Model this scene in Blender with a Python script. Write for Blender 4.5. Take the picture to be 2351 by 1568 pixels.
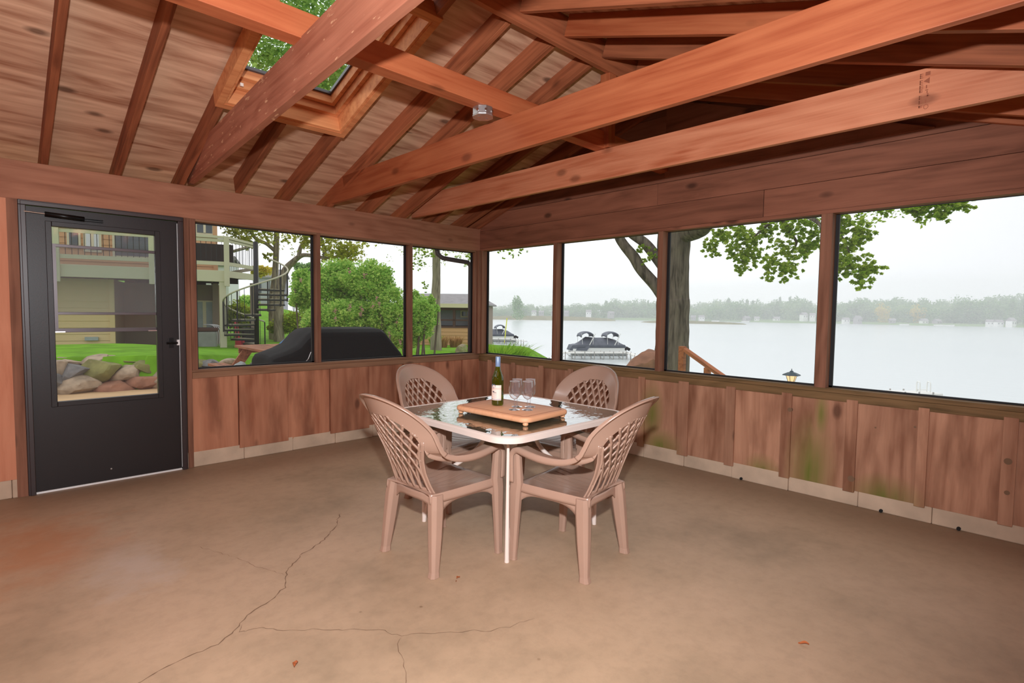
import bpy, bmesh, math, random
from mathutils import Vector, Matrix, noise
PI = math.pi
for o in list(bpy.data.objects): bpy.data.objects.remove(o)
SC = bpy.context.scene
COL = SC.collection
def R(d): return math.radians(d)

# ---------------------------------------------------------------- camera, sky, flash, exposure
FPX, YAW, PITCH, ROLL = 1240.3, 0.7998, 0.0566, 0.0122
CAM = Vector((-4.377, -5.094, 1.354))
_F = Vector((math.cos(YAW)*math.cos(PITCH), math.sin(YAW)*math.cos(PITCH), -math.sin(PITCH)))
_R0 = Vector((math.sin(YAW), -math.cos(YAW), 0)); _U0 = _R0.cross(_F)
_R = _R0*math.cos(ROLL) + _U0*math.sin(ROLL); _U = -_R0*math.sin(ROLL) + _U0*math.cos(ROLL)
cam = bpy.data.cameras.new('camera'); camo = bpy.data.objects.new('camera', cam); COL.objects.link(camo)
cam.sensor_width = 36.0; cam.lens = 36.0*FPX/2351.0; cam.clip_start = 0.02; cam.clip_end = 4000
M = Matrix((( _R.x, _U.x, -_F.x, CAM.x), (_R.y, _U.y, -_F.y, CAM.y), (_R.z, _U.z, -_F.z, CAM.z), (0,0,0,1)))
camo.matrix_world = M
SC.camera = camo
def ray(u, v): return _F + _R*((u-1175.5)/FPX) - _U*((v-784.0)/FPX)
def at(u, v, D):                      # a point on the sight line of a measured feature, D metres away over the ground
    d = ray(u, v); return CAM + d*(D/math.hypot(d.x, d.y))
def atz(u, v, z):
    d = ray(u, v); return CAM + d*((z-CAM.z)/d.z)

vs = SC.view_settings
vs.view_transform = 'Standard'; vs.look = 'None'; vs.gamma = 1.0; vs.use_curve_mapping = False; vs.exposure = 0.0
SC.cycles.transparent_max_bounces = 32; SC.cycles.volume_bounces = 3
# overcast sky: darker at the horizon than overhead, a little brighter over the land side
W = bpy.data.worlds.new('overcast_sky'); SC.world = W; W.use_nodes = True
nt = W.node_tree; nt.nodes.clear()
N = nt.nodes.new; L = nt.links.new
tc = N('ShaderNodeTexCoord'); sep = N('ShaderNodeSeparateXYZ'); L(tc.outputs['Generated'], sep.inputs[0])
mz = N('ShaderNodeMapRange'); mz.inputs['From Min'].default_value = 0.0; mz.inputs['From Max'].default_value = 1.0
mz.inputs['To Min'].default_value = 1.14; mz.inputs['To Max'].default_value = 1.45; L(sep.outputs['Z'], mz.inputs['Value'])
my = N('ShaderNodeMapRange'); my.inputs['From Min'].default_value = -0.1; my.inputs['From Max'].default_value = 0.75
my.inputs['To Min'].default_value = 0.96; my.inputs['To Max'].default_value = 1.55; L(sep.outputs['Y'], my.inputs['Value'])
mu = N('ShaderNodeMath'); mu.operation = 'MULTIPLY'; L(mz.outputs[0], mu.inputs[0]); L(my.outputs[0], mu.inputs[1])
bg = N('ShaderNodeBackground'); bg.inputs['Color'].default_value = (0.955, 0.975, 1.0, 1); L(mu.outputs[0], bg.inputs['Strength'])
wo = N('ShaderNodeOutputWorld'); L(bg.outputs[0], wo.inputs['Surface'])
# the flash on the photographer's camera, a hand above the lens
fl = bpy.data.lights.new('camera_flash', 'SPOT'); fl.energy = 500; fl.color = (0.95, 0.97, 1.0)
fl.spot_size = R(150); fl.spot_blend = 0.6; fl.shadow_soft_size = 0.035
flo = bpy.data.objects.new('camera_flash', fl); COL.objects.link(flo)
flo.location = CAM + Vector((-0.03, -0.03, 0.36))
flo.rotation_euler = (_F + Vector((-.2, .2, 0.10))).to_track_quat('-Z', 'Y').to_euler()

# ---------------------------------------------------------------- materials
MATS = {}
def newmat(name):
    m = bpy.data.materials.new(name); m.use_nodes = True; m.node_tree.nodes.clear(); MATS[name] = m
    return m, m.node_tree.nodes.new, m.node_tree.links.new
def out(N_, L_, sh):
    o = N_('ShaderNodeOutputMaterial'); L_(sh, o.inputs['Surface'])
def ramp(N_, stops):
    r = N_('ShaderNodeValToRGB'); e = r.color_ramp.elements
    while len(e) < len(stops): e.new(0.5)
    for i, (p, c) in enumerate(stops):
        e[i].position = p; e[i].color = (c[0], c[1], c[2], 1)
    return r
def srgb(r, g, b):
    f = lambda c: (c/255/12.92 if c/255 <= .04045 else ((c/255+.055)/1.055)**2.4)
    return (f(r), f(g), f(b))
def flat(name, col, rough=0.6, metal=0.0, spec=0.5, var=0.0, scale=8, bump=0.0, coat=0.0):
    m, n, l = newmat(name)
    b = n('ShaderNodeBsdfPrincipled'); b.inputs['Roughness'].default_value = rough; b.inputs['Metallic'].default_value = metal
    b.inputs['Specular IOR Level'].default_value = spec; b.inputs['Coat Weight'].default_value = coat
    b.inputs['Base Color'].default_value = (*col, 1)
    if var or bump:
        t = n('ShaderNodeTexCoord'); nz = n('ShaderNodeTexNoise'); nz.inputs['Scale'].default_value = scale; nz.inputs['Detail'].default_value = 5
        l(t.outputs['Object'], nz.inputs['Vector'])
        if var:
            r = ramp(n, [(0.3, [c*(1-var) for c in col]), (0.7, [min(1, c*(1+var)) for c in col])])
            l(nz.outputs['Fac'], r.inputs['Fac']); l(r.outputs['Color'], b.inputs['Base Color'])
        if bump:
            bp = n('ShaderNodeBump'); bp.inputs['Strength'].default_value = bump; bp.inputs['Distance'].default_value = 0.01
            l(nz.outputs['Fac'], bp.inputs['Height']); l(bp.outputs[0], b.inputs['Normal'])
    out(n, l, b.outputs[0]); return m
def wood(name, light, dark, axis='X', rough=0.7, grain=28, knots=0.5, streak=None, bump=0.25, moss=False, spec=0.25, wear=0.0, var=0.35, long=1.0):
    m, n, l = newmat(name)
    t = n('ShaderNodeTexCoord'); oi = n('ShaderNodeObjectInfo'); ge = n('ShaderNodeNewGeometry')
    a = n('ShaderNodeMath'); a.operation = 'MULTIPLY'; a.inputs[1].default_value = 57; l(oi.outputs['Random'], a.inputs[0])
    a2 = n('ShaderNodeMath'); a2.operation = 'MULTIPLY_ADD'; a2.inputs[1].default_value = 83; l(ge.outputs['Random Per Island'], a2.inputs[0]); l(a.outputs[0], a2.inputs[2])
    av = n('ShaderNodeVectorMath'); av.operation = 'ADD'; l(t.outputs['Object'], av.inputs[0]); l(a2.outputs[0], av.inputs[1])
    mp = n('ShaderNodeMapping'); s = [grain]*3; s['XYZ'.index(axis)] = long; mp.inputs['Scale'].default_value = s; l(av.outputs[0], mp.inputs['Vector'])
    # low frequency warp so that the grain runs in cathedral figures
    mp2 = n('ShaderNodeMapping'); s2 = [3.2]*3; s2['XYZ'.index(axis)] = .7; mp2.inputs['Scale'].default_value = s2; l(av.outputs[0], mp2.inputs['Vector'])
    nw = n('ShaderNodeTexNoise'); nw.inputs['Scale'].default_value = 1; nw.inputs['Detail'].default_value = 2; l(mp2.outputs[0], nw.inputs['Vector'])
    ad = n('ShaderNodeVectorMath'); ad.operation = 'MULTIPLY_ADD'; ad.inputs[1].default_value = (2.2, 2.2, 2.2); l(nw.outputs['Color'], ad.inputs[0]); l(mp.outputs[0], ad.inputs[2])
    g = n('ShaderNodeTexNoise'); g.inputs['Scale'].default_value = 1; g.inputs['Detail'].default_value = 6; g.inputs['Roughness'].default_value = .62; l(ad.outputs[0], g.inputs['Vector'])
    wv = n('ShaderNodeMath'); wv.operation = 'SINE'; w1 = n('ShaderNodeMath'); w1.operation = 'MULTIPLY'; w1.inputs[1].default_value = 46; l(nw.outputs['Fac'], w1.inputs[0]); l(w1.outputs[0], wv.inputs[0])
    wm = n('ShaderNodeMath'); wm.operation = 'MULTIPLY_ADD'; wm.inputs[1].default_value = .06; l(wv.outputs[0], wm.inputs[0]); l(g.outputs['Fac'], wm.inputs[2])
    mid = [(light[i]*.6+dark[i]*.4) for i in range(3)]
    r = ramp(n, [(0.27, dark), (0.48, mid), (0.68, light)]); l(wm.outputs[0], r.inputs['Fac'])
    col = r.outputs['Color']
    def mixc(fac, c1, c2, mode='MIX'):
        x = n('ShaderNodeMix'); x.data_type = 'RGBA'; x.blend_type = mode
        if isinstance(fac, float): x.inputs[0].default_value = fac
        else: l(fac, x.inputs[0])
        for k, c in ((6, c1), (7, c2)):
            if isinstance(c, (tuple, list)): x.inputs[k].default_value = (*c[:3], 1)
            else: l(c, x.inputs[k])
        return x.outputs[2]
    if knots:
        mk = n('ShaderNodeMapping'); s3 = [4.2]*3; s3['XYZ'.index(axis)] = 2.1; mk.inputs['Scale'].default_value = s3; l(av.outputs[0], mk.inputs['Vector'])
        vo = n('ShaderNodeTexVoronoi'); vo.inputs['Scale'].default_value = 1; l(mk.outputs[0], vo.inputs['Vector'])
        kr = n('ShaderNodeMapRange'); kr.inputs['From Min'].default_value = .15; kr.inputs['From Max'].default_value = .07; l(vo.outputs['Distance'], kr.inputs['Value'])
        kd = n('ShaderNodeMath'); kd.operation = 'MULTIPLY'; kd.inputs[1].default_value = min(.9, knots*1.5); l(kr.outputs[0], kd.inputs[0])
        col = mixc(kd.outputs[0], col, [c*.25 for c in dark])
    # board to board tone
    wn = n('ShaderNodeTexWhiteNoise'); wn.noise_dimensions = '1D'; l(a2.outputs[0], wn.inputs['W'])
    tn = n('ShaderNodeMapRange'); tn.inputs['To Min'].default_value = 1-var; tn.inputs['To Max'].default_value = 1+var*.6; l(wn.outputs['Value'], tn.inputs['Value'])
    tv = n('ShaderNodeVectorMath'); tv.operation = 'SCALE'; l(col, tv.inputs[0]); l(tn.outputs[0], tv.inputs['Scale']); col = tv.outputs[0]
    if streak:
        ns = n('ShaderNodeTexNoise'); ns.inputs['Scale'].default_value = 1.0; ns.inputs['Detail'].default_value = 4; ms = n('ShaderNodeMapping')
        s4 = [5.5]*3; s4['XYZ'.index(axis)] = 1.3; ms.inputs['Scale'].default_value = s4; l(av.outputs[0], ms.inputs['Vector']); l(ms.outputs[0], ns.inputs['Vector'])
        sr = n('ShaderNodeMapRange'); sr.inputs['From Min'].default_value = .5; sr.inputs['From Max'].default_value = .68; l(ns.outputs['Fac'], sr.inputs['Value'])
        sm = n('ShaderNodeMath'); sm.operation = 'MULTIPLY'; sm.inputs[1].default_value = .75; l(sr.outputs[0], sm.inputs[0])
        col = mixc(sm.outputs[0], col, streak)
    if moss:
        sx = n('ShaderNodeSeparateXYZ'); l(t.outputs['Object'], sx.inputs[0])
        acc = None
        for (yc, zc, ry, rz) in ((-3.80, .18, .17, .42), (-4.28, .10, .22, .16), (-2.55, .14, .22, .16), (-3.45, .10, .14, .14), (-3.86, .62, .05, .2), (-2.45, .42, .12, .3)):
            dy = n('ShaderNodeMath'); dy.operation = 'MULTIPLY_ADD'; dy.inputs[1].default_value = 1/ry; dy.inputs[2].default_value = -yc/ry; l(sx.outputs['Y'], dy.inputs[0])
            dz = n('ShaderNodeMath'); dz.operation = 'MULTIPLY_ADD'; dz.inputs[1].default_value = 1/rz; dz.inputs[2].default_value = -zc/rz; l(sx.outputs['Z'], dz.inputs[0])
            cv = n('ShaderNodeCombineXYZ'); l(dy.outputs[0], cv.inputs[0]); l(dz.outputs[0], cv.inputs[1])
            ln = n('ShaderNodeVectorMath'); ln.operation = 'LENGTH'; l(cv.outputs[0], ln.inputs[0])
            mr = n('ShaderNodeMapRange'); mr.inputs['From Min'].default_value = 1.15; mr.inputs['From Max'].default_value = .1; l(ln.outputs['Value'], mr.inputs['Value'])
            if acc is None: acc = mr.outputs[0]
            else:
                mx = n('ShaderNodeMath'); mx.operation = 'MAXIMUM'; l(acc, mx.inputs[0]); l(mr.outputs[0], mx.inputs[1]); acc = mx.outputs[0]
        gm = n('ShaderNodeMath'); gm.operation = 'MULTIPLY'; l(acc, gm.inputs[0]); l(g.outputs['Fac'], gm.inputs[1])
        g2 = n('ShaderNodeMath'); g2.operation = 'MULTIPLY'; g2.inputs[1].default_value = 1.5; g2.use_clamp = True; l(gm.outputs[0], g2.inputs[0])
        col = mixc(g2.outputs[0], col, srgb(108, 112, 44))
    if wear:
        nn = n('ShaderNodeTexNoise'); nn.inputs['Scale'].default_value = 9; nn.inputs['Detail'].default_value = 8; mw = n('ShaderNodeMapping')
        s5 = [5]*3; s5['XYZ'.index(axis)] = 1.2; mw.inputs['Scale'].default_value = s5; l(av.outputs[0], mw.inputs['Vector']); l(mw.outputs[0], nn.inputs['Vector'])
        wr = n('ShaderNodeMapRange'); wr.inputs['From Min'].default_value = .64; wr.inputs['From Max'].default_value = .7; l(nn.outputs['Fac'], wr.inputs['Value'])
        w2 = n('ShaderNodeMath'); w2.operation = 'MULTIPLY'; w2.inputs[1].default_value = wear; l(wr.outputs[0], w2.inputs[0])
        col = mixc(w2.outputs[0], col, srgb(226, 178, 140))
    b = n('ShaderNodeBsdfPrincipled'); b.inputs['Roughness'].default_value = rough; b.inputs['Specular IOR Level'].default_value = spec
    l(col, b.inputs['Base Color'])
    bp = n('ShaderNodeBump'); bp.inputs['Strength'].default_value = bump; bp.inputs['Distance'].default_value = .004; l(g.outputs['Fac'], bp.inputs['Height']); l(bp.outputs[0], b.inputs['Normal'])
    out(n, l, b.outputs[0]); return m

wood('joist_pale', srgb(214, 140, 104), srgb(180, 98, 64), knots=.35, rough=.55, spec=.35, var=.05)
wood('joist', srgb(182, 104, 66), srgb(154, 74, 42), knots=.35, rough=.55, spec=.35, var=.1)
wood('joist_worn', srgb(186, 122, 96), srgb(150, 88, 66), knots=.2, rough=.6, wear=.8, var=.08)
wood('rafter', srgb(176, 104, 70), srgb(122, 66, 42), knots=.4, rough=.65, var=.25)
wood('skylight_wood', srgb(222, 150, 100), srgb(190, 112, 70), knots=.15, rough=.6, var=.1)
wood('header', srgb(172, 118, 92), srgb(136, 86, 64), knots=.55, rough=.7, var=.1, grain=16)
wood('gable_board', srgb(150, 96, 74), srgb(114, 70, 52), axis='Y', knots=.5, rough=.7, var=.22, grain=16)
wood('stud', srgb(146, 100, 78), srgb(108, 70, 52), axis='Z', knots=.3, var=.12)
wood('sill_wood', srgb(150, 112, 86), srgb(112, 80, 58), axis='X', knots=.35, var=.1)
wood('sill_wood_y', srgb(142, 110, 74), srgb(100, 78, 48), axis='Y', knots=.35, var=.1)
wood('wainscot', srgb(188, 130, 100), srgb(156, 98, 72), axis='Z', knots=.45, streak=srgb(120, 74, 54), var=.14, grain=15, long=.8)
wood('wainscot_mossy', srgb(188, 140, 112), srgb(148, 102, 78), axis='Z', knots=.5, streak=srgb(118, 74, 52), var=.2, moss=True, grain=17, long=.8)
wood('plywood', srgb(228, 184, 152), srgb(158, 104, 76), axis='X', knots=.5, rough=.8, var=.08, grain=13, long=.9)
wood('rough_panel', srgb(212, 146, 114), srgb(184, 112, 82), axis='Z', knots=.55, var=.05, grain=12)
wood('picnic_wood', srgb(170, 112, 80), srgb(110, 66, 46), axis='X', knots=.2, var=.1)
wood('rail_wood', srgb(196, 118, 74), srgb(140, 78, 46), axis='X', knots=.2, var=.1)
wood('board_wood', srgb(236, 178, 138), srgb(222, 158, 116), axis='X', knots=0, rough=.5, grain=22, bump=.05, spec=.3, var=.03)
wood('bark_pale', srgb(176, 162, 142), srgb(104, 94, 80), axis='Z', knots=0, rough=.95, grain=13, bump=.6, spec=.1, var=.05, long=1.5)
wood('bark', srgb(128, 116, 104), srgb(58, 52, 46), axis='Z', knots=0, rough=.95, grain=13, bump=1.0, spec=.1, var=.05, long=1.5)

flat('door_brown', srgb(34, 28, 28), .42, spec=.35, var=.06, scale=120, bump=.03)
flat('door_frame', srgb(50, 38, 38), .4, spec=.5)
flat('sash', srgb(86, 78, 80), .35, metal=.3)
flat('black_metal', srgb(16, 16, 17), .35, metal=.4)
flat('chrome', (.75, .75, .76), .22, metal=1)
flat('galvanised', (.62, .62, .62), .32, metal=.9, var=.1, scale=30)
flat('screen_spline', srgb(22, 22, 24), .7)
flat('alu', (.8, .8, .82), .35, metal=.6)
flat('threshold', (.85, .85, .84), .4, metal=.3)
flat('table_paint', srgb(238, 222, 212), .38, spec=.5)
flat('ring_paint', srgb(214, 206, 212), .45)
flat('plastic', srgb(172, 140, 122), .26, spec=.5, var=.05, scale=3)
flat('cap_blue', srgb(132, 158, 194), .35, metal=.2)
flat('foot_wood', srgb(232, 172, 130), .5)
flat('mortar', srgb(120, 104, 92), .95, var=.2, scale=30)
flat('crack', srgb(122, 94, 72), .95)
flat('hole', (.01, .01, .01), .9)
flat('dead_leaf', srgb(176, 96, 50), .8)
flat('downspout', srgb(70, 58, 56), .5)

def glassy(name, tint, rough=.0, diffuse=0.0, dcol=(.6, .6, .6), ior=1.5, ripple=0.0, rscale=(30, 30, 30), boost=1.0):
    m, n, l = newmat(name)
    tr = n('ShaderNodeBsdfTransparent'); tr.inputs[0].default_value = (*tint, 1)
    gl = n('ShaderNodeBsdfGlossy'); gl.inputs['Roughness'].default_value = rough
    fr = n('ShaderNodeLayerWeight'); fr.inputs['Blend'].default_value = .5
    f0 = ((ior-1)/(ior+1))**2; pw = n('ShaderNodeMath'); pw.operation = 'POWER'; pw.inputs[1].default_value = 5 if boost < 1.75 or 'glass' not in name or name == 'table_glass' else 3; l(fr.outputs['Facing'], pw.inputs[0])
    ma = n('ShaderNodeMath'); ma.operation = 'MULTIPLY_ADD'; ma.inputs[1].default_value = 1-f0; ma.inputs[2].default_value = f0*1.6; l(pw.outputs[0], ma.inputs[0])
    base = tr.outputs[0]
    if diffuse:
        df = n('ShaderNodeBsdfDiffuse'); df.inputs[0].default_value = (*dcol, 1); tl = n('ShaderNodeBsdfTranslucent'); tl.inputs[0].default_value = (*dcol, 1)
        m0 = n('ShaderNodeMixShader'); m0.inputs[0].default_value = .4; l(df.outputs[0], m0.inputs[1]); l(tl.outputs[0], m0.inputs[2])
        mm = n('ShaderNodeMixShader'); mm.inputs[0].default_value = diffuse; l(tr.outputs[0], mm.inputs[1]); l(m0.outputs[0], mm.inputs[2]); base = mm.outputs[0]
    if ripple:
        t = n('ShaderNodeTexCoord'); mp = n('ShaderNodeMapping'); mp.inputs['Scale'].default_value = rscale; l(t.outputs['Object'], mp.inputs['Vector'])
        nz = n('ShaderNodeTexNoise'); nz.inputs['Scale'].default_value = 1; nz.inputs['Detail'].default_value = 2; l(mp.outputs[0], nz.inputs['Vector'])
        bp = n('ShaderNodeBump'); bp.inputs['Strength'].default_value = ripple; bp.inputs['Distance'].default_value = .01; l(nz.outputs['Fac'], bp.inputs['Height'])
        l(bp.outputs[0], gl.inputs['Normal']); l(bp.outputs[0], fr.inputs['Normal'])
    fac = ma.outputs[0]
    if boost != 1:
        bm_ = n('ShaderNodeMath'); bm_.operation = 'MULTIPLY'; bm_.use_clamp = True; bm_.inputs[1].default_value = boost; l(fac, bm_.inputs[0]); fac = bm_.outputs[0]
    ms = n('ShaderNodeMixShader'); l(fac, ms.inputs[0]); l(base, ms.inputs[1]); l(gl.outputs[0], ms.inputs[2])
    out(n, l, ms.outputs[0]); return m
glassy('pane', (.93, .95, .95), .02, diffuse=.04, dcol=(.5, .5, .5))
glassy('dusty_pane', (.8, .84, .86), .05, diffuse=.14, dcol=(.5, .52, .55))
glassy('skylight_glass', (.9, .97, .93), .02)
glassy('table_glass', (.42, .52, .44), .03, diffuse=.45, dcol=srgb(138, 148, 128), ripple=.22, rscale=(16, 16, 16), boost=1.7)
glassy('wine_glass', (.97, .97, .98), .02, ior=1.5, diffuse=.05, dcol=(.9, .9, .95), boost=1.8)
glassy('bottle_glass', srgb(178, 196, 56), .02, diffuse=.25, dcol=srgb(120, 130, 20), boost=1.4)
def screen_mat():
    m, n, l = newmat('insect_screen')
    tr = n('ShaderNodeBsdfTransparent'); df = n('ShaderNodeBsdfDiffuse'); df.inputs[0].default_value = (.15, .15, .15, 1)
    ms = n('ShaderNodeMixShader'); ms.inputs[0].default_value = .2; l(tr.outputs[0], ms.inputs[1]); l(df.outputs[0], ms.inputs[2]); out(n, l, ms.outputs[0])
screen_mat()

def concrete_floor():
    m, n, l = newmat('concrete_floor')
    t = n('ShaderNodeTexCoord'); b = n('ShaderNodeBsdfPrincipled'); b.inputs['Roughness'].default_value = .55; b.inputs['Specular IOR Level'].default_value = .35
    n1 = n('ShaderNodeTexNoise'); n1.inputs['Scale'].default_value = 1.1; n1.inputs['Detail'].default_value = 5; n1.inputs['Roughness'].default_value = .6; l(t.outputs['Object'], n1.inputs['Vector'])
    n2 = n('ShaderNodeTexNoise'); n2.inputs['Scale'].default_value = 14; n2.inputs['Detail'].default_value = 8; n2.inputs['Roughness'].default_value = .7; l(t.outputs['Object'], n2.inputs['Vector'])
    r1 = ramp(n, [(.32, srgb(160, 136, 110)), (.48, srgb(182, 154, 126)), (.66, srgb(194, 164, 136))]); l(n1.outputs['Fac'], r1.inputs['Fac'])
    r2 = ramp(n, [(.3, (.8, .8, .8)), (.55, (1, 1, 1))]); l(n2.outputs['Fac'], r2.inputs['Fac'])
    def mx(mode, fac, a, c):
        x = n('ShaderNodeMix'); x.data_type = 'RGBA'; x.blend_type = mode
        if isinstance(fac, float): x.inputs[0].default_value = fac
        else: l(fac, x.inputs[0])
        l(a, x.inputs[6])
        if isinstance(c, tuple): x.inputs[7].default_value = (*c, 1)
        else: l(c, x.inputs[7])
        return x.outputs[2]
    col = mx('MULTIPLY', .6, r1.outputs['Color'], r2.outputs['Color'])
    n4 = n('ShaderNodeTexNoise'); n4.inputs['Scale'].default_value = 3.2; n4.inputs['Detail'].default_value = 7; n4.inputs['Roughness'].default_value = .65; l(t.outputs['Object'], n4.inputs['Vector'])
    def spot(cx, cy, rx, ry, thr, soft, gain):
        mp = n('ShaderNodeMapping'); mp.vector_type = 'POINT'; mp.inputs['Location'].default_value = (-cx/rx, -cy/ry, 0); mp.inputs['Scale'].default_value = (1/rx, 1/ry, 0); l(t.outputs['Object'], mp.inputs['Vector'])
        ln = n('ShaderNodeVectorMath'); ln.operation = 'LENGTH'; l(mp.outputs[0], ln.inputs[0])
        s = n('ShaderNodeMath'); s.operation = 'MULTIPLY_ADD'; s.inputs[1].default_value = 2.2; l(n4.outputs['Fac'], s.inputs[0]); 
        iv = n('ShaderNodeMath'); iv.operation = 'SUBTRACT'; iv.inputs[0].default_value = -.05; l(ln.outputs['Value'], iv.inputs[1]); l(iv.outputs[0], s.inputs[2])
        mr = n('ShaderNodeMapRange'); mr.inputs['From Min'].default_value = thr; mr.inputs['From Max'].default_value = thr+soft; mr.inputs['To Max'].default_value = gain; l(s.outputs[0], mr.inputs['Value'])
        return mr.outputs[0]
    col = mx('MIX', spot(-4.22, -1.15, .5, .7, .15, .8, .6), col, srgb(186, 122, 78))
    col = mx('MIX', spot(-3.88, -1.75, .34, .5, .35, .5, .6), col, srgb(196, 178, 164))
    # darker brown band along the walls, broken up by noise
    sx = n('ShaderNodeSeparateXYZ'); l(t.outputs['Object'], sx.inputs[0]); mn = n('ShaderNodeMath'); mn.operation = 'MAXIMUM'; l(sx.outputs['X'], mn.inputs[0]); l(sx.outputs['Y'], mn.inputs[1])
    nn = n('ShaderNodeMath'); nn.operation = 'MULTIPLY_ADD'; nn.inputs[1].default_value = .9; l(n1.outputs['Fac'], nn.inputs[0]); l(mn.outputs[0], nn.inputs[2])
    dr = n('ShaderNodeMapRange'); dr.inputs['From Min'].default_value = -.25; dr.inputs['From Max'].default_value = .5; dr.inputs['To Max'].default_value = .6; l(nn.outputs[0], dr.inputs['Value'])
    col = mx('MIX', dr.outputs[0], col, srgb(122, 100, 78))
    # specks of dirt
    vo = n('ShaderNodeTexVoronoi'); vo.inputs['Scale'].default_value = 7; l(t.outputs['Object'], vo.inputs['Vector'])
    vr = n('ShaderNodeMapRange'); vr.inputs['From Min'].default_value = .075; vr.inputs['From Max'].default_value = .03; l(vo.outputs['Distance'], vr.inputs['Value'])
    n3 = n('ShaderNodeTexNoise'); n3.inputs['Scale'].default_value = .9; l(t.outputs['Object'], n3.inputs['Vector'])
    v3 = n('ShaderNodeMapRange'); v3.inputs['From Min'].default_value = .56; v3.inputs['From Max'].default_value = .62; v3.inputs['To Max'].default_value = .6; l(n3.outputs['Fac'], v3.inputs['Value'])
    v4 = n('ShaderNodeMath'); v4.operation = 'MULTIPLY'; l(vr.outputs[0], v4.inputs[0]); l(v3.outputs[0], v4.inputs[1])
    col = mx('MIX', v4.outputs[0], col, srgb(104, 74, 48))
    l(col, b.inputs['Base Color'])
    bp = n('ShaderNodeBump'); bp.inputs['Strength'].default_value = .15; bp.inputs['Distance'].default_value = .01; l(n2.outputs['Fac'], bp.inputs['Height']); l(bp.outputs[0], b.inputs['Normal'])
    out(n, l, b.outputs[0])
concrete_floor()
flat('curb_concrete', srgb(196, 172, 148), .85, var=.16, scale=5, bump=.3)

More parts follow.
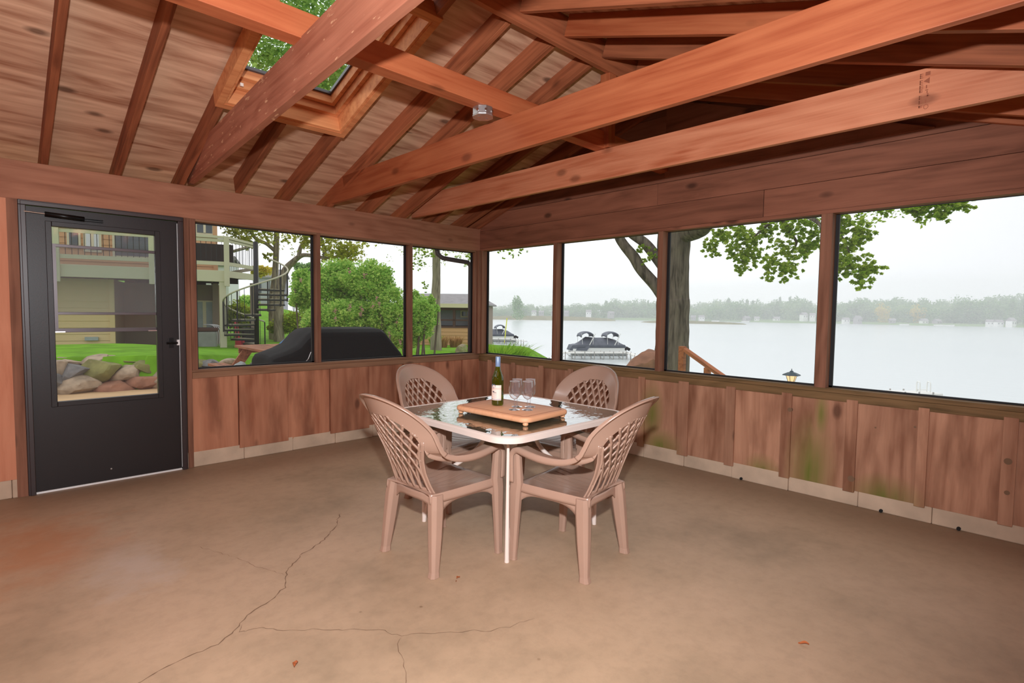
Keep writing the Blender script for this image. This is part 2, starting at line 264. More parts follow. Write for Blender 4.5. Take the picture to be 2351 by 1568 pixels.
# ---------------------------------------------------------------- mesh helpers
def link(name, me, mat=None, parent=None):
    o = bpy.data.objects.new(name, me); COL.objects.link(o)
    if mat:
        for m_ in (mat if isinstance(mat, (list, tuple)) else [mat]): me.materials.append(MATS[m_])
    if parent is not None: o.parent = parent
    return o
class MB:
    def __init__(s): s.v = []; s.f = []; s.mi = []; s.cur = 0
    def add(s, vs_, fs_):
        b = len(s.v); s.v += [tuple(x) for x in vs_]; s.f += [tuple(i+b for i in f) for f in fs_]; s.mi += [s.cur]*len(fs_)
    def box(s, x0, x1, y0, y1, z0, z1, T=None):
        p = [Vector((x, y, z)) for x in (x0, x1) for y in (y0, y1) for z in (z0, z1)]
        if T: p = [T @ q for q in p]
        s.add(p, [(0,1,3,2),(4,6,7,5),(0,4,5,1),(2,3,7,6),(0,2,6,4),(1,5,7,3)])
    def bar(s, p0, p1, w, h, up=(0,0,1)):
        p0 = Vector(p0); p1 = Vector(p1); d = (p1-p0); ln = d.length; d.normalize(); u = Vector(up); sd = d.cross(u)
        if sd.length < 1e-4: sd = d.cross(Vector((0, 1, 0)))
        sd.normalize(); u = sd.cross(d)
        T = Matrix(((d.x, sd.x, u.x, p0.x), (d.y, sd.y, u.y, p0.y), (d.z, sd.z, u.z, p0.z), (0,0,0,1)))
        s.box(0, ln, -w/2, w/2, -h/2, h/2, T)
    def tube(s, pts, r, n=10, caps=True):
        pts = [Vector(p) for p in pts]; m_ = len(pts); rr = r if isinstance(r, (list, tuple)) else [r]*m_
        rings = []; prev = None
        for i, p in enumerate(pts):
            t = (pts[min(i+1, m_-1)]-pts[max(i-1, 0)]); t.normalize()
            if prev is None:
                a = t.cross(Vector((0, 0, 1)))
                if a.length < .05: a = t.cross(Vector((0, 1, 0)))
            else: a = prev - t*prev.dot(t)
            a.normalize(); prev = a; b = t.cross(a)
            rings.append([p + a*math.cos(2*PI*k/n)*rr[i] + b*math.sin(2*PI*k/n)*rr[i] for k in range(n)])
        vs_ = [q for rg in rings for q in rg]; fs_ = []
        for i in range(m_-1):
            for k in range(n): fs_.append((i*n+k, i*n+(k+1) % n, (i+1)*n+(k+1) % n, (i+1)*n+k))
        if caps: fs_ += [tuple(range(n))[::-1], tuple(range((m_-1)*n, m_*n))]
        s.add(vs_, fs_)
    def lathe(s, prof, n=32, c=(0,0,0), caps=False):
        vs_ = []; fs_ = []
        for (r, z) in prof:
            for k in range(n): vs_.append((c[0]+r*math.cos(2*PI*k/n), c[1]+r*math.sin(2*PI*k/n), c[2]+z))
        for i in range(len(prof)-1):
            for k in range(n): fs_.append((i*n+k, i*n+(k+1) % n, (i+1)*n+(k+1) % n, (i+1)*n+k))
        if caps: fs_ += [tuple(range(n))[::-1], tuple(range((len(prof)-1)*n, len(prof)*n))]
        s.add(vs_, fs_)
    def grid(s, fn, nu, nv):
        vs_ = [fn(i/nu, j/nv) for i in range(nu+1) for j in range(nv+1)]
        s.add(vs_, [(i*(nv+1)+j, (i+1)*(nv+1)+j, (i+1)*(nv+1)+j+1, i*(nv+1)+j+1) for i in range(nu) for j in range(nv)])
    def prism(s, pts, d):                                   # closed polygon extruded by vector d
        n = len(pts); d = Vector(d); a = [Vector(p) for p in pts]; s.add(a+[p+d for p in a], [tuple(range(n))[::-1], tuple(range(n, 2*n))]+[(i, (i+1) % n, n+(i+1) % n, n+i) for i in range(n)])
    def build(s, name, mat, parent=None, smooth=False, bevel=0, solid=0, sub=0, weld=False, angle=None):
        me = bpy.data.meshes.new(name); me.from_pydata(s.v, [], s.f); me.update()
        bm = bmesh.new(); bm.from_mesh(me)
        if weld: bmesh.ops.remove_doubles(bm, verts=bm.verts, dist=1e-5)
        if not solid: bmesh.ops.recalc_face_normals(bm, faces=bm.faces)
        bm.to_mesh(me); bm.free()
        o = link(name, me, mat, parent)
        if any(s.mi) and len(me.polygons) == len(s.mi):
            for p, i in zip(me.polygons, s.mi): p.material_index = i
        if smooth:
            for p in me.polygons: p.use_smooth = True
            if angle: me.set_sharp_from_angle(angle=R(angle))
        if sub: md = o.modifiers.new('s', 'SUBSURF'); md.levels = sub; md.render_levels = sub
        if solid: md = o.modifiers.new('t', 'SOLIDIFY'); md.thickness = solid; md.offset = 0
        if bevel:
            md = o.modifiers.new('b', 'BEVEL'); md.width = bevel; md.segments = 2; md.limit_method = 'ANGLE'; md.angle_limit = R(40)
        return o
def tag(o, label, cat, group=None, kind=None):
    if label: o['label'] = label
    if cat: o['category'] = cat
    if group: o['group'] = group
    if kind: o['kind'] = kind
    return o
def struct(o, label=None, cat=None):
    o['kind'] = 'structure'
    if label: o['label'] = label
    if cat: o['category'] = cat
    return o
def empty(name, loc=(0,0,0), rz=0.0):
    o = bpy.data.objects.new(name, None); COL.objects.link(o); o.location = loc; o.rotation_euler = (0, 0, rz); o.empty_display_size = .1; return o
def copy_tree(o, parent=None):
    c = o.copy(); COL.objects.link(c); c.parent = parent
    for ch in list(o.children): copy_tree(ch, c)
    return c
def timber(name, p0, p1, w, h, mat, parent=None, up=(0,0,1), bevel=.003, top=False):
    """one stick of timber, local X along its length; p0/p1 are on its bottom centre line unless top"""
    p0 = Vector(p0); p1 = Vector(p1); d = p1-p0; ln = d.length; d.normalize(); u = Vector(up); sd = u.cross(d); sd.normalize(); u = d.cross(sd)
    b = MB(); b.box(0, ln, -w/2, w/2, 0, h)
    o = b.build(name, mat, parent, bevel=bevel)
    o.matrix_world = Matrix(((d.x, sd.x, u.x, p0.x), (d.y, sd.y, u.y, p0.y), (d.z, sd.z, u.z, p0.z), (0,0,0,1)))
    return o
ORD = ['first', 'second', 'third', 'fourth', 'fifth', 'sixth', 'seventh', 'eighth', 'ninth', 'tenth', 'eleventh', 'twelfth', 'thirteenth', 'fourteenth', 'fifteenth', 'sixteenth', 'seventeenth', 'eighteenth', 'nineteenth', 'twentieth']

# ================================================================ THE PORCH
XL, YB = -5.6, -5.45                    # far left end and the rear (camera side) wall
ZS, ZT = 0.755, 2.0835                   # sill underside, window head
# floor slab with cracks
b = MB(); b.box(XL-.1, .1, YB-.1, .1, -.14, 0); floor = struct(b.build('floor', 'concrete_floor'), 'bare tan concrete floor slab with long thin cracks', 'floor')
def crack(pts, w):
    rnd = random.Random(len(pts)*7+int(w*1e5)); P = []
    for i in range(len(pts)-1):
        a = Vector((*pts[i], .0008)); c = Vector((*pts[i+1], .0008)); n_ = max(3, int((c-a).length/.022))
        for k in range(n_): P.append(a.lerp(c, k/n_)+Vector((rnd.uniform(-.007, .007), rnd.uniform(-.007, .007), 0)))
    P.append(Vector((*pts[-1], .0008))); mb = MB(); vv = []
    for i, p in enumerate(P):
        t = (P[min(i+1, len(P)-1)]-P[max(i-1, 0)]); t.normalize(); s_ = Vector((-t.y, t.x, 0))*w*rnd.uniform(.25, 1.2)
        if i in (0, len(P)-1): s_ *= .1
        vv += [p+s_, p-s_]
    mb.add(vv, [(2*i, 2*i+1, 2*i+3, 2*i+2) for i in range(len(P)-1)])
    return mb.build('crack', 'crack', floor)
crack([(-2.744,-1.799),(-2.864,-1.982),(-2.998,-2.119),(-3.182,-2.219),(-3.271,-2.309),(-3.329,-2.383),(-3.385,-2.508),(-3.452,-2.566),(-3.523,-2.602),(-3.601,-2.64),(-3.651,-2.704),(-3.752,-2.774),(-3.83,-2.777),(-3.935,-2.786),(-4.023,-2.821),(-4.2,-2.9)], .0028)
crack([(-3.64,-2.70),(-3.66,-2.745),(-3.63,-2.76),(-3.582,-2.769),(-3.527,-2.863),(-3.455,-2.913),(-3.375,-2.987),(-3.28,-3.072),(-3.218,-3.143),(-3.187,-3.229),(-3.123,-3.261),(-2.98,-3.373),(-2.882,-3.456),(-2.806,-3.484),(-2.68,-3.519)], .0017)
crack([(-3.187,-3.229),(-3.242,-3.289),(-3.269,-3.374),(-3.32,-3.48),(-3.4,-3.6)], .0014)
crack([(-3.559,-1.723),(-3.451,-2.007),(-3.393,-2.23),(-3.334,-2.379)], .001)
for i, (x, y, s, a, lb) in enumerate([(-2.708, -3.007, .016, .3, 'small curled orange leaf on the floor in front of the left near chair'), (-3.577, -3.11, .022, 1.0, 'dead leaf lying on the floor at the bottom of the picture'), (-2.011, -4.4, .02, 2.0, 'reddish dead leaf on the open floor at right'), (-2.74, -3.03, .008, .8, 'tiny leaf crumb beside the curled orange leaf')]):
    b = MB(); b.grid(lambda u, v: (s*(u-.5)*2, s*.45*math.sin(PI*u)*(v-.5)*2, .003+.006*(2*v-1)**2+.004*math.sin(5*u)), 8, 4)
    o = b.build('dead_leaf', 'dead_leaf', smooth=True); o.location = (x, y, 0); o.rotation_euler = (0, 0, a); tag(o, lb, 'leaf')
for y, lb in ((-4.257, 'second drain hole from the right at the foot of the lake wall'), (-4.672, 'drain hole nearest the right edge at the foot of the lake wall'), (-3.296, 'small dark drain hole by the curb below the green-topped post'), ):
    b = MB(); b.tube([(-.013, y, .012), (.02, y, .012)], .011, 12); o = b.build('drain_hole', 'hole'); tag(o, lb, 'hole', 'drain holes along the curb')

# concrete curbs under the wainscot
def curb(name, axis, a0, a1, lab):
    mb = MB(); rnd = random.Random(5+len(name)); p = a0
    while p < a1-.01:
        q = min(p+rnd.uniform(.40, .47), a1); j = rnd.uniform(-.004, .004)
        h = .13
        if axis == 'x': mb.box(p+.0008, q-.0008, .0+j, .16, 0, h)
        else: mb.box(.0+j, .16, p+.0008, q-.0008, 0, h)
        p = q
    return struct(mb.build(name, 'curb_concrete', bevel=.006), lab, 'curb')
curb('baseboard_left', 'x', -3.205, .0, 'pale concrete block curb under the door wall')
curb('baseboard_left', 'x', XL, -4.25, 'pale concrete block curb left of the door')
curb('baseboard_right', 'y', YB, .0, 'pale concrete block curb under the lake wall')

# left wall wainscot: wide rough boards with staggered faces
b = MB(); xs = [-3.195, -2.80, -2.364, -1.95, -1.517, -1.10, -.68, -.27, .0]
for i in range(len(xs)-1):
    f = -.012 if i % 2 else .004
    b.box(xs[i]+.003, xs[i+1]-.003, f, .03, .105 if i % 2 else .112, ZS)
b.box(-3.195, 0, .03, .05, .10, ZS)
struct(b.build('wall_left', 'wainscot', bevel=.002), 'reddish brown board wainscot under the screens beside the door', 'wall')
# right wall wainscot: boards with narrow battens
b = MB(); bt = [(-5.35, -5.26), (-4.918, -4.85), (-4.494, -4.436), (-4.092, -4.022), (-3.659, -3.585), (-3.226, -3.15), (-2.817, -2.721), (-2.38, -2.31), (-1.95, -1.88), (-1.52, -1.45), (-1.1, -1.03), (-.66, -.59), (-.25, -.18)]
for i, (y0, y1) in enumerate(bt):
    b.box(-.016, .012, y0, y1, .098, ZS)
    nx = bt[i+1][0] if i+1 < len(bt) else 0
    b.box(0, .024, y1-.012, nx+.012, .108, ZS)
    b.box(-.0, .02, y1, y1+.002, .108, ZS) if False else None
b.box(.024, .05, YB, 0, .1, ZS)
b.box(0, .024, YB, -5.36, .108, ZS)
struct(b.build('wall_right', 'wainscot_mossy', bevel=.002), 'weathered board wainscot with green moss stains below the lake screens', 'wall')
b = MB()
for (y, z, r_) in ((-3.648, .629, .017), (-4.072, .195, .022), (-4.881, .49, .02), (-4.885, .3, .014), (-4.42, .62, .007), (-4.2, .58, .006)):
    b.tube([(-.0165 if y in (-3.648, -4.072, -4.881, -4.885) else -.0008, y, z), (.01, y, z)], r_, 10)
k = b.build('knot', 'crack', smooth=False); k.parent = bpy.data.objects['wall_right']

# sills
b = MB(); b.box(-3.16, .0, -.012, .10, ZS, .805); b.box(-3.16, 0, -.002, .09, .805, .825)
struct(b.build('trim_1', 'sill_wood', bevel=.003), 'two-tier wooden sill under the door wall screens', 'sill')
b = MB(); b.box(-.012, .10, YB, .0, ZS-.02, .79); b.box(-.002, .09, YB, 0, .79, .82)
struct(b.build('trim_2', 'sill_wood_y', bevel=.003), 'two-tier green-tinged wooden sill under the lake screens', 'sill')

# window bays: posts (trim), screens
PA = [-3.135, -2.053, -.993]; PBs = [-1.232, -2.495, -3.84]
n_tr = 3
for i, x in enumerate(PA):
    w = .036 if i else .044
    mb = MB(); mb.box(x-w/2, x+w/2, 0, .09, .823, ZT)
    if i == 0: mb.box(-3.2, -3.16, -.006, .09, 0, ZT)
    struct(mb.build('trim_%d' % n_tr, 'stud', bevel=.002), ['post beside the door jamb', 'first slim post right of the door', 'slim post left of the room corner'][i], 'post'); n_tr += 1
for i, y in enumerate(PBs):
    w = (.05, .05, .075)[i]
    mb = MB(); mb.box(0, .09, y-w/2, y+w/2, .818, ZT)
    struct(mb.build('trim_%d' % n_tr, 'stud', bevel=.002), ['slim post nearest the room corner on the lake side', 'post beside the big tree trunk', 'widest post between the two right-hand screens'][i], 'post'); n_tr += 1
mb = MB(); mb.box(-.045, .10, -.045, .10, .823, ZT); mb.box(-.06, -.045, -.012, .02, .823, ZT); mb.box(-.012, .02, -.06, -.045, .823, ZT)
struct(mb.build('trim_%d' % n_tr, 'stud', bevel=.002), 'dark corner post where the two screen walls meet', 'post'); n_tr += 1
def screen_window(i, axis, a0, a1, z0, lab):
    e = struct(empty('window_%d' % i, ((a0+a1)/2, .08, z0) if axis == 'x' else (.08, (a0+a1)/2, z0)), lab, 'window')
    fr = MB(); t = .012; h = ZT-z0; w = (a1-a0)/2; d0, d1 = .0, .02
    segs = [(-w, w, 0, t), (-w, w, h-(t*2.2 if axis == 'x' else .004), h), (-w, -w+t*1.9, 0, h), (w-t*1.9, w, 0, h)]
    for s0, s1, z_0, z_1 in segs:
        if axis == 'x': fr.box(s0, s1, d0, d1, z_0, z_1)
        else: fr.box(d0, d1, s0, s1, z_0, z_1)
    fr.build('screen_frame', 'screen_spline', e)
    sc = MB()
    if axis == 'x': sc.add([(-w+t, .012, t), (w-t, .012, t), (w-t, .012, h-t), (-w+t, .012, h-t)], [(0, 1, 2, 3)])
    else: sc.add([(.012, -w+t, t), (.012, w-t, t), (.012, w-t, h-t), (.012, -w+t, h-t)], [(0, 1, 2, 3)])
    sc.build('screen', 'insect_screen', e)
screen_window(1, 'x', -3.112, -2.07, .825, 'screened opening next to the door, showing the spiral stair')
screen_window(2, 'x', -2.035, -1.01, .825, 'screened opening in front of the black grill cover')
screen_window(3, 'x', -.975, -.045, .825, 'screened opening left of the room corner')
screen_window(4, 'y', -1.207, -.045, .82, 'screened opening right of the room corner')
screen_window(5, 'y', -2.47, -1.257, .82, 'screened opening showing the covered pontoon boat')
screen_window(6, 'y', -3.80, -2.52, .82, 'screened opening with the tree trunk and lamp')
screen_window(7, 'y', -5.40, -3.878, .82, 'rightmost screened opening onto the lake')

# header beams
def header(p0, p1, lab, nm):
    o = timber(nm, p0, p1, .09, .265, 'header', bevel=.004); struct(o, lab, 'beam'); return o
header((XL, .045, 2.083), (.09, .045, 2.083), 'long knotty header beam over the door and left screens', 'trim_%d' % n_tr); n_tr += 1
b = MB(); b.box(-3.2, 0, .004, .09, 2.066, 2.083)
struct(b.build('trim_%d' % n_tr, 'sill_wood'), 'thin wooden head strip above the left screens', 'trim'); n_tr += 1
# gable wall of horizontal boards above the lake screens
def slopez(y): return 2.35 + (-y if y > -2.6 else (5.2+y))/3.0
b = MB(); b.box(-.0, .09, YB, 0, 2.083, 2.11)
rows = [(2.11, 2.32, .0), (2.32, 2.515, .002), (2.515, 2.71, -.001), (2.71, 2.91, .001), (2.91, 3.1, .0), (3.1, 3.32, .002)]
for i, (z0, z1, f) in enumerate(rows):
    lo = 0 if z1 < 2.5 else -max(0, (z0-2.5)*3); hi = YB if z1 < 2.5 else -5.2+max(0, (z0-2.48)*3)
    cuts = [hi] + ([-3.388] if i == 0 else []) + ([-2.45] if i == 1 else []) + [lo]
    for j in range(len(cuts)-1): b.box(f+(.004 if (i == 0 and j == 0) else 0), .05, cuts[j]+.0015, cuts[j+1]-.0015, z0+.0015, z1-.0015)
gw = struct(b.build('wall_right', 'gable_board', bevel=.0015), 'brown horizontal boards of the gable above the lake screens', 'wall')
b = MB(); b.add([(-.035, -2.54, 2.55), (-.035, -4.44, 2.55), (-.035, -2.6, 3.2), (-.035, -2.54, 3.2), (0, -2.54, 2.55), (0, -4.44, 2.55), (0, -2.6, 3.2), (0, -2.54, 3.2)], [(0,1,2,3), (4,7,6,5), (0,3,7,4), (0,4,5,1), (1,5,6,2), (2,6,7,3)])
struct(b.build('wall_right', 'gable_board'), 'raised triangular board panel high on the gable', 'wall')
# rear walls, out of view but closing the porch
b = MB(); b.box(XL-.12, XL, YB, 0, 0, 2.35); struct(b.build('wall_far_left', 'rough_panel'), 'plain wooden end wall left of the camera', 'wall')
b = MB(); b.box(XL, .09, YB-.1, YB, 0, 2.27); struct(b.build('wall_back', 'rough_panel'), 'plain wooden wall behind the camera', 'wall')
# rough panel left of the door
b = MB(); b.box(XL, -4.262, .0, .05, .13, 2.083); struct(b.build('wall_left', 'rough_panel'), 'rough knotted panel left of the door', 'wall')
b = MB(); b.box(-4.262, -4.205, -.004, .09, 0.0, 2.083); struct(b.build('trim_%d' % n_tr, 'stud'), 'wooden jamb stud left of the door', 'post'); n_tr += 1

# ---- roof: plywood, rafters, ridge, joists
SL = 1/3.0; CS = math.cos(math.atan(SL)); RD = .14
def roofz(y): return slopez(y)
pl_t = .018; up = Vector((0, SL, 1)).normalized()
SKX0, SKX1, SKY0, SKY1 = -3.20, -2.37, -1.10, -2.30
b = MB()
def ply(x0, x1, y0, y1, sgn):
    # sheathing lies on top of the rafters: z = slope + RD/CS
    def z(y): return 2.35 + (-y if sgn > 0 else 5.2+y)*SL + RD/CS
    vs_ = []
    for dz in (0, pl_t):
        vs_ += [(x0, y0, z(y0)+dz), (x1, y0, z(y0)+dz), (x1, y1, z(y1)+dz), (x0, y1, z(y1)+dz)]
    b.add(vs_, [(0,1,2,3), (4,7,6,5), (0,4,5,1), (1,5,6,2), (2,6,7,3), (3,7,4,0)])
for (x0, x1, y0, y1) in ((-5.9, SKX0, .45, -2.6), (SKX1, .35, .45, -1.1), (SKX1, .35, -1.102, -2.6), (SKX0, SKX1, .45, SKY0), (SKX0, SKX1, SKY1, -2.6)):
    ply(x0, x1, y0, y1, 1)
struct(b.build('ceiling', 'plywood'), 'knotty plywood roof deck on the door side slope', 'ceiling')
b = MB(); ply(-5.9, .35, -2.6, -3.9, -1); ply(-5.9, .35, -3.902, -5.9, -1)
struct(b.build('ceiling', 'plywood'), 'dark plywood roof deck on the far slope', 'ceiling')
rx = [-3.205 + .425*k for k in range(-5, 8)]
rx = [x for x in rx if x < .02] ; rx[-1] = -.23
rx.append(-.022)
cnt = len(rx)
for i, x in enumerate(rx):
    k = ORD[cnt-1-i]
    if abs(x+2.78) < .03:
        o = timber('rafter', (x, 0.0, 2.35), (x, -1.03, 2.35+1.03*SL), .04, RD, 'rafter'); tag(o, 'short rafter stub below the skylight on the door side slope', 'rafter', 'roof rafters')
        o = timber('rafter', (x, -2.34, 2.35+2.34*SL), (x, -2.58, 2.35+2.58*SL), .04, RD, 'rafter'); tag(o, 'rafter stub between the skylight and the ridge', 'rafter', 'roof rafters')
    else:
        o = timber('rafter', (x, .42, 2.35-.42*SL), (x, -2.575, 2.35+2.575*SL), .04, RD, 'rafter'); tag(o, '%s rafter from the lake gable on the door side roof slope' % k, 'rafter', 'roof rafters')
    o = timber('rafter', (x, -2.625, 2.35+2.575*SL), (x, -5.6, 2.35-.4*SL), .04, RD, 'rafter' if i % 3 else 'joist'); tag(o, '%s rafter from the lake gable on the slope away from the door' % k, 'rafter', 'roof rafters')
o = timber('ridge_board', (-5.85, -2.6, 3.145), (.0, -2.6, 3.145), .04, .21, 'rafter'); tag(o, 'ridge board where the rafters of both slopes meet', 'beam')
JX = [(-3.29, .09, 'joist_worn', 'pale worn ceiling joist crossing in front of the skylight'), (-1.95, .04, 'joist', 'middle orange ceiling joist just behind the metal box'), (-.96, .04, 'joist_pale', 'orange ceiling joist with a printed stamp, nearest the lake')]
for (x, w, m_, lb) in JX:
    o = timber('ceiling_joist', (x+w/2 if w < .05 else -3.13, .05, 2.37), (x+w/2 if w < .05 else -3.44, YB, 2.37), w if w < .05 else .045, .225 if w < .05 else .235, m_); tag(o, lb, 'joist', 'ceiling joists')
    if x > -1: JS = o
# the lumber stamp: faded rows of ink marks running down the joist face
flat('stamp_ink', srgb(150, 84, 58), .8)
st = MB(); rs = random.Random(4)
def ink(x, z, w, h): st.box(4.56+x, 4.56+x+w, -.0003, .0003, z-h, z)
for (z, h) in ((.200, .022), (.168, .020), (.143, .018), (.122, .014), (.092, .018), (.068, .016), (.044, .010)):   # inner row of small worn letters
    ink(.0, z, .004, h)
    for q in range(3): ink(.0, z-q*h/2.4, .012+.004*rs.random(), .0028)
st.prism([(4.60, -.0003, .176), (4.60, -.0003, .146), (4.575, -.0003, .161)], (0, .0006, 0))                       # outer row: box, triangle, dashes, bar, ring
ink(.022, .205, .020, .018); ink(.026, .140, .005, .016); ink(.024, .118, .012, .004); ink(.030, .112, .004, .012); ink(.032, .098, .006, .020); ink(.026, .088, .018, .003); ink(.026, .068, .004, .016)
for q in range(10):
    a_ = 2*PI*q/10; ink(.028+.009*math.cos(a_), .036+.011*math.sin(a_), .004, .004)
so = st.build('ink_stamp', 'stamp_ink', JS); so.location = (0, -.0203, 0)
so['label'] = 'faded ink grade stamp'
# strongback and king post
o = timber('strongback_beam', (-5.6, -2.52, 2.597), (.03, -2.52, 2.597), .10, .125, 'joist'); tag(o, 'long beam laid across the joists under the ridge', 'beam')
o = timber('king_post', (-.935, -2.61, 2.60), (-.935, -2.61, 3.15), .085, .085, 'joist', up=(0, 1, 0)); tag(o, 'short square post from the joist up to the ridge', 'post')

# junction box
b = MB(); n_ = 8
pr = [(.0, 0), (.062, 0), (.062, -.052), (.0, -.052)]
b.lathe([(.001, 0), (.064, 0), (.064, -.052), (.001, -.052)], 8, (0, 0, 0))
jb = empty('junction_box', (-2.15, -2.52, 2.597)); tag(jb, 'octagonal galvanised electrical box under the ceiling beam', 'box')
o = b.build('housing', 'galvanised', jb, bevel=.003); o.rotation_euler = (0, 0, R(22.5))
b = MB(); b.lathe([(.001, -.053), (.067, -.053), (.067, -.057), (.001, -.057)], 8); o = b.build('cover_plate', 'galvanised', jb); o.rotation_euler = (0, 0, R(22.5))
for a in (20, 110, 200, 290, 245): b = MB(); b.tube([(.058*math.cos(R(a)), .058*math.sin(R(a)), -.028), (.068*math.cos(R(a)), .068*math.sin(R(a)), -.028)], .008, 10); b.build('knockout', 'chrome', jb)
for s_ in (-1, 1): b = MB(); b.tube([(.03*s_, 0, -.056), (.03*s_, 0, -.062)], .006, 8); b.build('screw', 'chrome', jb)

# ---- skylight
sk = tag(empty('skylight', (0, 0, 0)), 'framed skylight in the roof slope above the door', 'skylight')
def sp(x, y, h): # h above rafter underside, perpendicular
    base = Vector((x, y, 2.35-y*SL)); return base + Vector((0, SL*CS, CS))*h
def skframe(name, h0, h1, i0, i1, mat, ox=0.0):
    # rectangular ring: inner inset i1, outer inset i0 (metres from opening), between heights h0 and h1
    mb = MB(); o_ = []
    def ringp(ins, h): 
        return [sp(SKX0+ins, SKY0-ins, h), sp(SKX1-ins, SKY0-ins, h), sp(SKX1-ins, SKY1+ins, h), sp(SKX0+ins, SKY1+ins, h)]
    A, B_, C_, D_ = ringp(i0, h0), ringp(i1, h0), ringp(i1, h1), ringp(i0, h1)
    vs_ = A+B_+C_+D_; fs_ = []
    for k in range(4):
        q = (k+1) % 4
        for (p_, r_) in ((0, 4), (4, 8), (8, 12), (12, 0)): fs_.append((p_+k, p_+q, r_+q, r_+k))
    mb.add(vs_, fs_); o = mb.build(name, mat, sk, bevel=.002); return o
skframe('outer_trim', -.012, .10, -.045, .0, 'skylight_wood')
skframe('shaft_lining', -.004, .16, .0, .018, 'skylight_wood')
skframe('curb', .11, .22, .02, .05, 'skylight_wood')
skframe('sash', .17, .25, .055, .085, 'skylight_wood')
skframe('glazing_bead', .235, .262, .075, .1, 'sash')
b = MB(); b.add([sp(SKX0+.08, SKY0-.08, .25), sp(SKX1-.08, SKY0-.08, .25), sp(SKX1-.08, SKY1+.08, .25), sp(SKX0+.08, SKY1+.08, .25)], [(0, 1, 2, 3)]); b.build('glass', 'skylight_glass', sk)
b = MB(); b.box(-3.12, -3.10, -1.175, -1.165, 2.83, 2.85); o = b.build('sticker', 'table_paint', sk)

# ---- gutter pipe outside the corner
g0 = at(1035, 555, 6.45); b = MB()
b.tube([(-.44, .3, 2.3), (-.44, .3, 2.12), (-.43, .28, 2.03), (-.38, .25, 1.985), (-.2, .2, 1.965), (-.06, .15, 1.95), (-.03, .14, 1.90), (-.03, .14, 1.6), (-.03, .14, 0)], .028, 10)
ds = tag(b.build('downspout', 'downspout', smooth=True), 'dark gutter downspout bending to the corner post outside', 'pipe')
b = MB(); b.box(-5.9, .62, .435, .535, 2.16, 2.28); tag(b.build('gutter', 'downspout', bevel=.01), 'dark roof gutter outside above the left screens', 'gutter')
b = MB(); b.box(.25, .33, -5.9, .46, 2.13, 2.3); 

# ---- door
dr = struct(empty('door_1', (-3.705, 0, 0)), 'dark brown metal storm door with a tall glazed panel', 'door')
X0, X1, Z0, Z1 = -.457, .457, .014, 2.045      # slab, local
b = MB(); b.box(X0-.042, X0-.004, -.018, .09, 0, Z1+.004); b.box(X1+.004, X1+.042, -.018, .09, 0, Z1+.004); b.box(X0-.042, X1+.042, -.018, .09, Z1+.004, Z1+.038)
b.box(X0-.03, X0-.002, -.03, -.018, 0, Z1+.002); b.box(X1+.002, X1+.03, -.03, -.018, 0, Z1+.002); b.box(X0-.03, X1+.03, -.03, -.018, Z1+.002, Z1+.03)
b.build('door_frame', 'door_frame', dr, bevel=.003)
gx0, gx1, gz0, gz1 = -.323, .303, .652, 1.918
b = MB(); y0, y1 = 0.002, .04
b.box(X0, gx0, y0, y1, Z0, Z1); b.box(gx1, X1, y0, y1, Z0, Z1); b.box(gx0, gx1, y0, y1, Z0, gz0); b.box(gx0, gx1, y0, y1, gz1, Z1)
sl = b.build('door_slab', 'door_brown', dr)
b = MB()
for ins, w, yy in ((-.035, .035, -.006),):
    b.box(gx0-.035, gx0, yy, y0, gz0-.035, gz1+.035); b.box(gx1, gx1+.035, yy, y0, gz0-.035, gz1+.035); b.box(gx0, gx1, yy, y0, gz0-.035, gz0); b.box(gx0, gx1, yy, y0, gz1, gz1+.035)
b.build('glazing_frame', 'door_brown', dr, bevel=.003)
for z, h, nm in ((1.785, .022, 'meeting_rail'), (1.296, .02, 'meeting_rail'), (1.172, .03, 'meeting_rail')):
    b = MB(); b.box(gx0, gx1, .008, .026, z-h/2, z+h/2); b.build(nm, 'sash', dr, bevel=.002)
for x in (gx0+.028, gx1-.03): b = MB(); b.box(x-.028, x+.03, .004, .01, 1.157, 1.166); b.build('sash_latch', 'chrome', dr)
b = MB(); b.box(gx0, gx0+.02, .006, .026, 1.157, 1.796); b.build('sash_stile', 'sash', dr)
for (za, zb, mt) in ((1.796, gz1, 'pane'), (1.306, 1.775, 'dusty_pane'), (1.187, 1.288, 'pane')):
    b = MB(); b.box(gx0, gx1, .017, .020, za, zb); b.build('glass_pane', mt, dr)
b = MB(); b.add([(gx0, .03, gz0), (gx1, .03, gz0), (gx1, .03, 1.16), (gx0, .03, 1.16)], [(0,1,2,3)]); b.build('screen', 'insect_screen', dr)
cl = MB(); cl.tube([(-.36, -.045, 1.995), (-.14, -.045, 1.985)], .017, 12); c_ = cl.build('door_closer', 'black_metal', dr, smooth=True)
cl = MB(); cl.tube([(-.47, -.045, 2.0), (-.36, -.045, 1.996)], .004, 8); cl.build('closer_rod', 'chrome', c_)
cl = MB(); cl.box(-.14, -.03, -.05, -.002, 1.973, 1.977); cl.box(-.14, -.03, -.05, -.002, 1.988, 1.992); cl.build('closer_bracket', 'black_metal', c_)
h = MB(); h.tube([(.36, -.03, 1.06), (.44, -.03, 1.06)], .008, 8); h.tube([(.4, .0, 1.06), (.4, -.03, 1.06)], .012, 8); h.box(.385, .415, -.01, .002, 1.02, 1.1); hd = h.build('door_handle', 'black_metal', dr)
h = MB(); h.box(.437, .457, -.022, .002, 1.04, 1.085); h.build('strike_plate', 'threshold', dr)
for k in range(9):
    for x in (gx0-.018, gx1+.018):
        pass
h = MB()
for k in range(7):
    for x in (gx0-.018, gx1+.018): h.tube([(x, -.0075, .72+k*.185), (x, -.0055, .72+k*.185)], .0035, 6)
h.build('screw_heads', 'black_metal', dr)
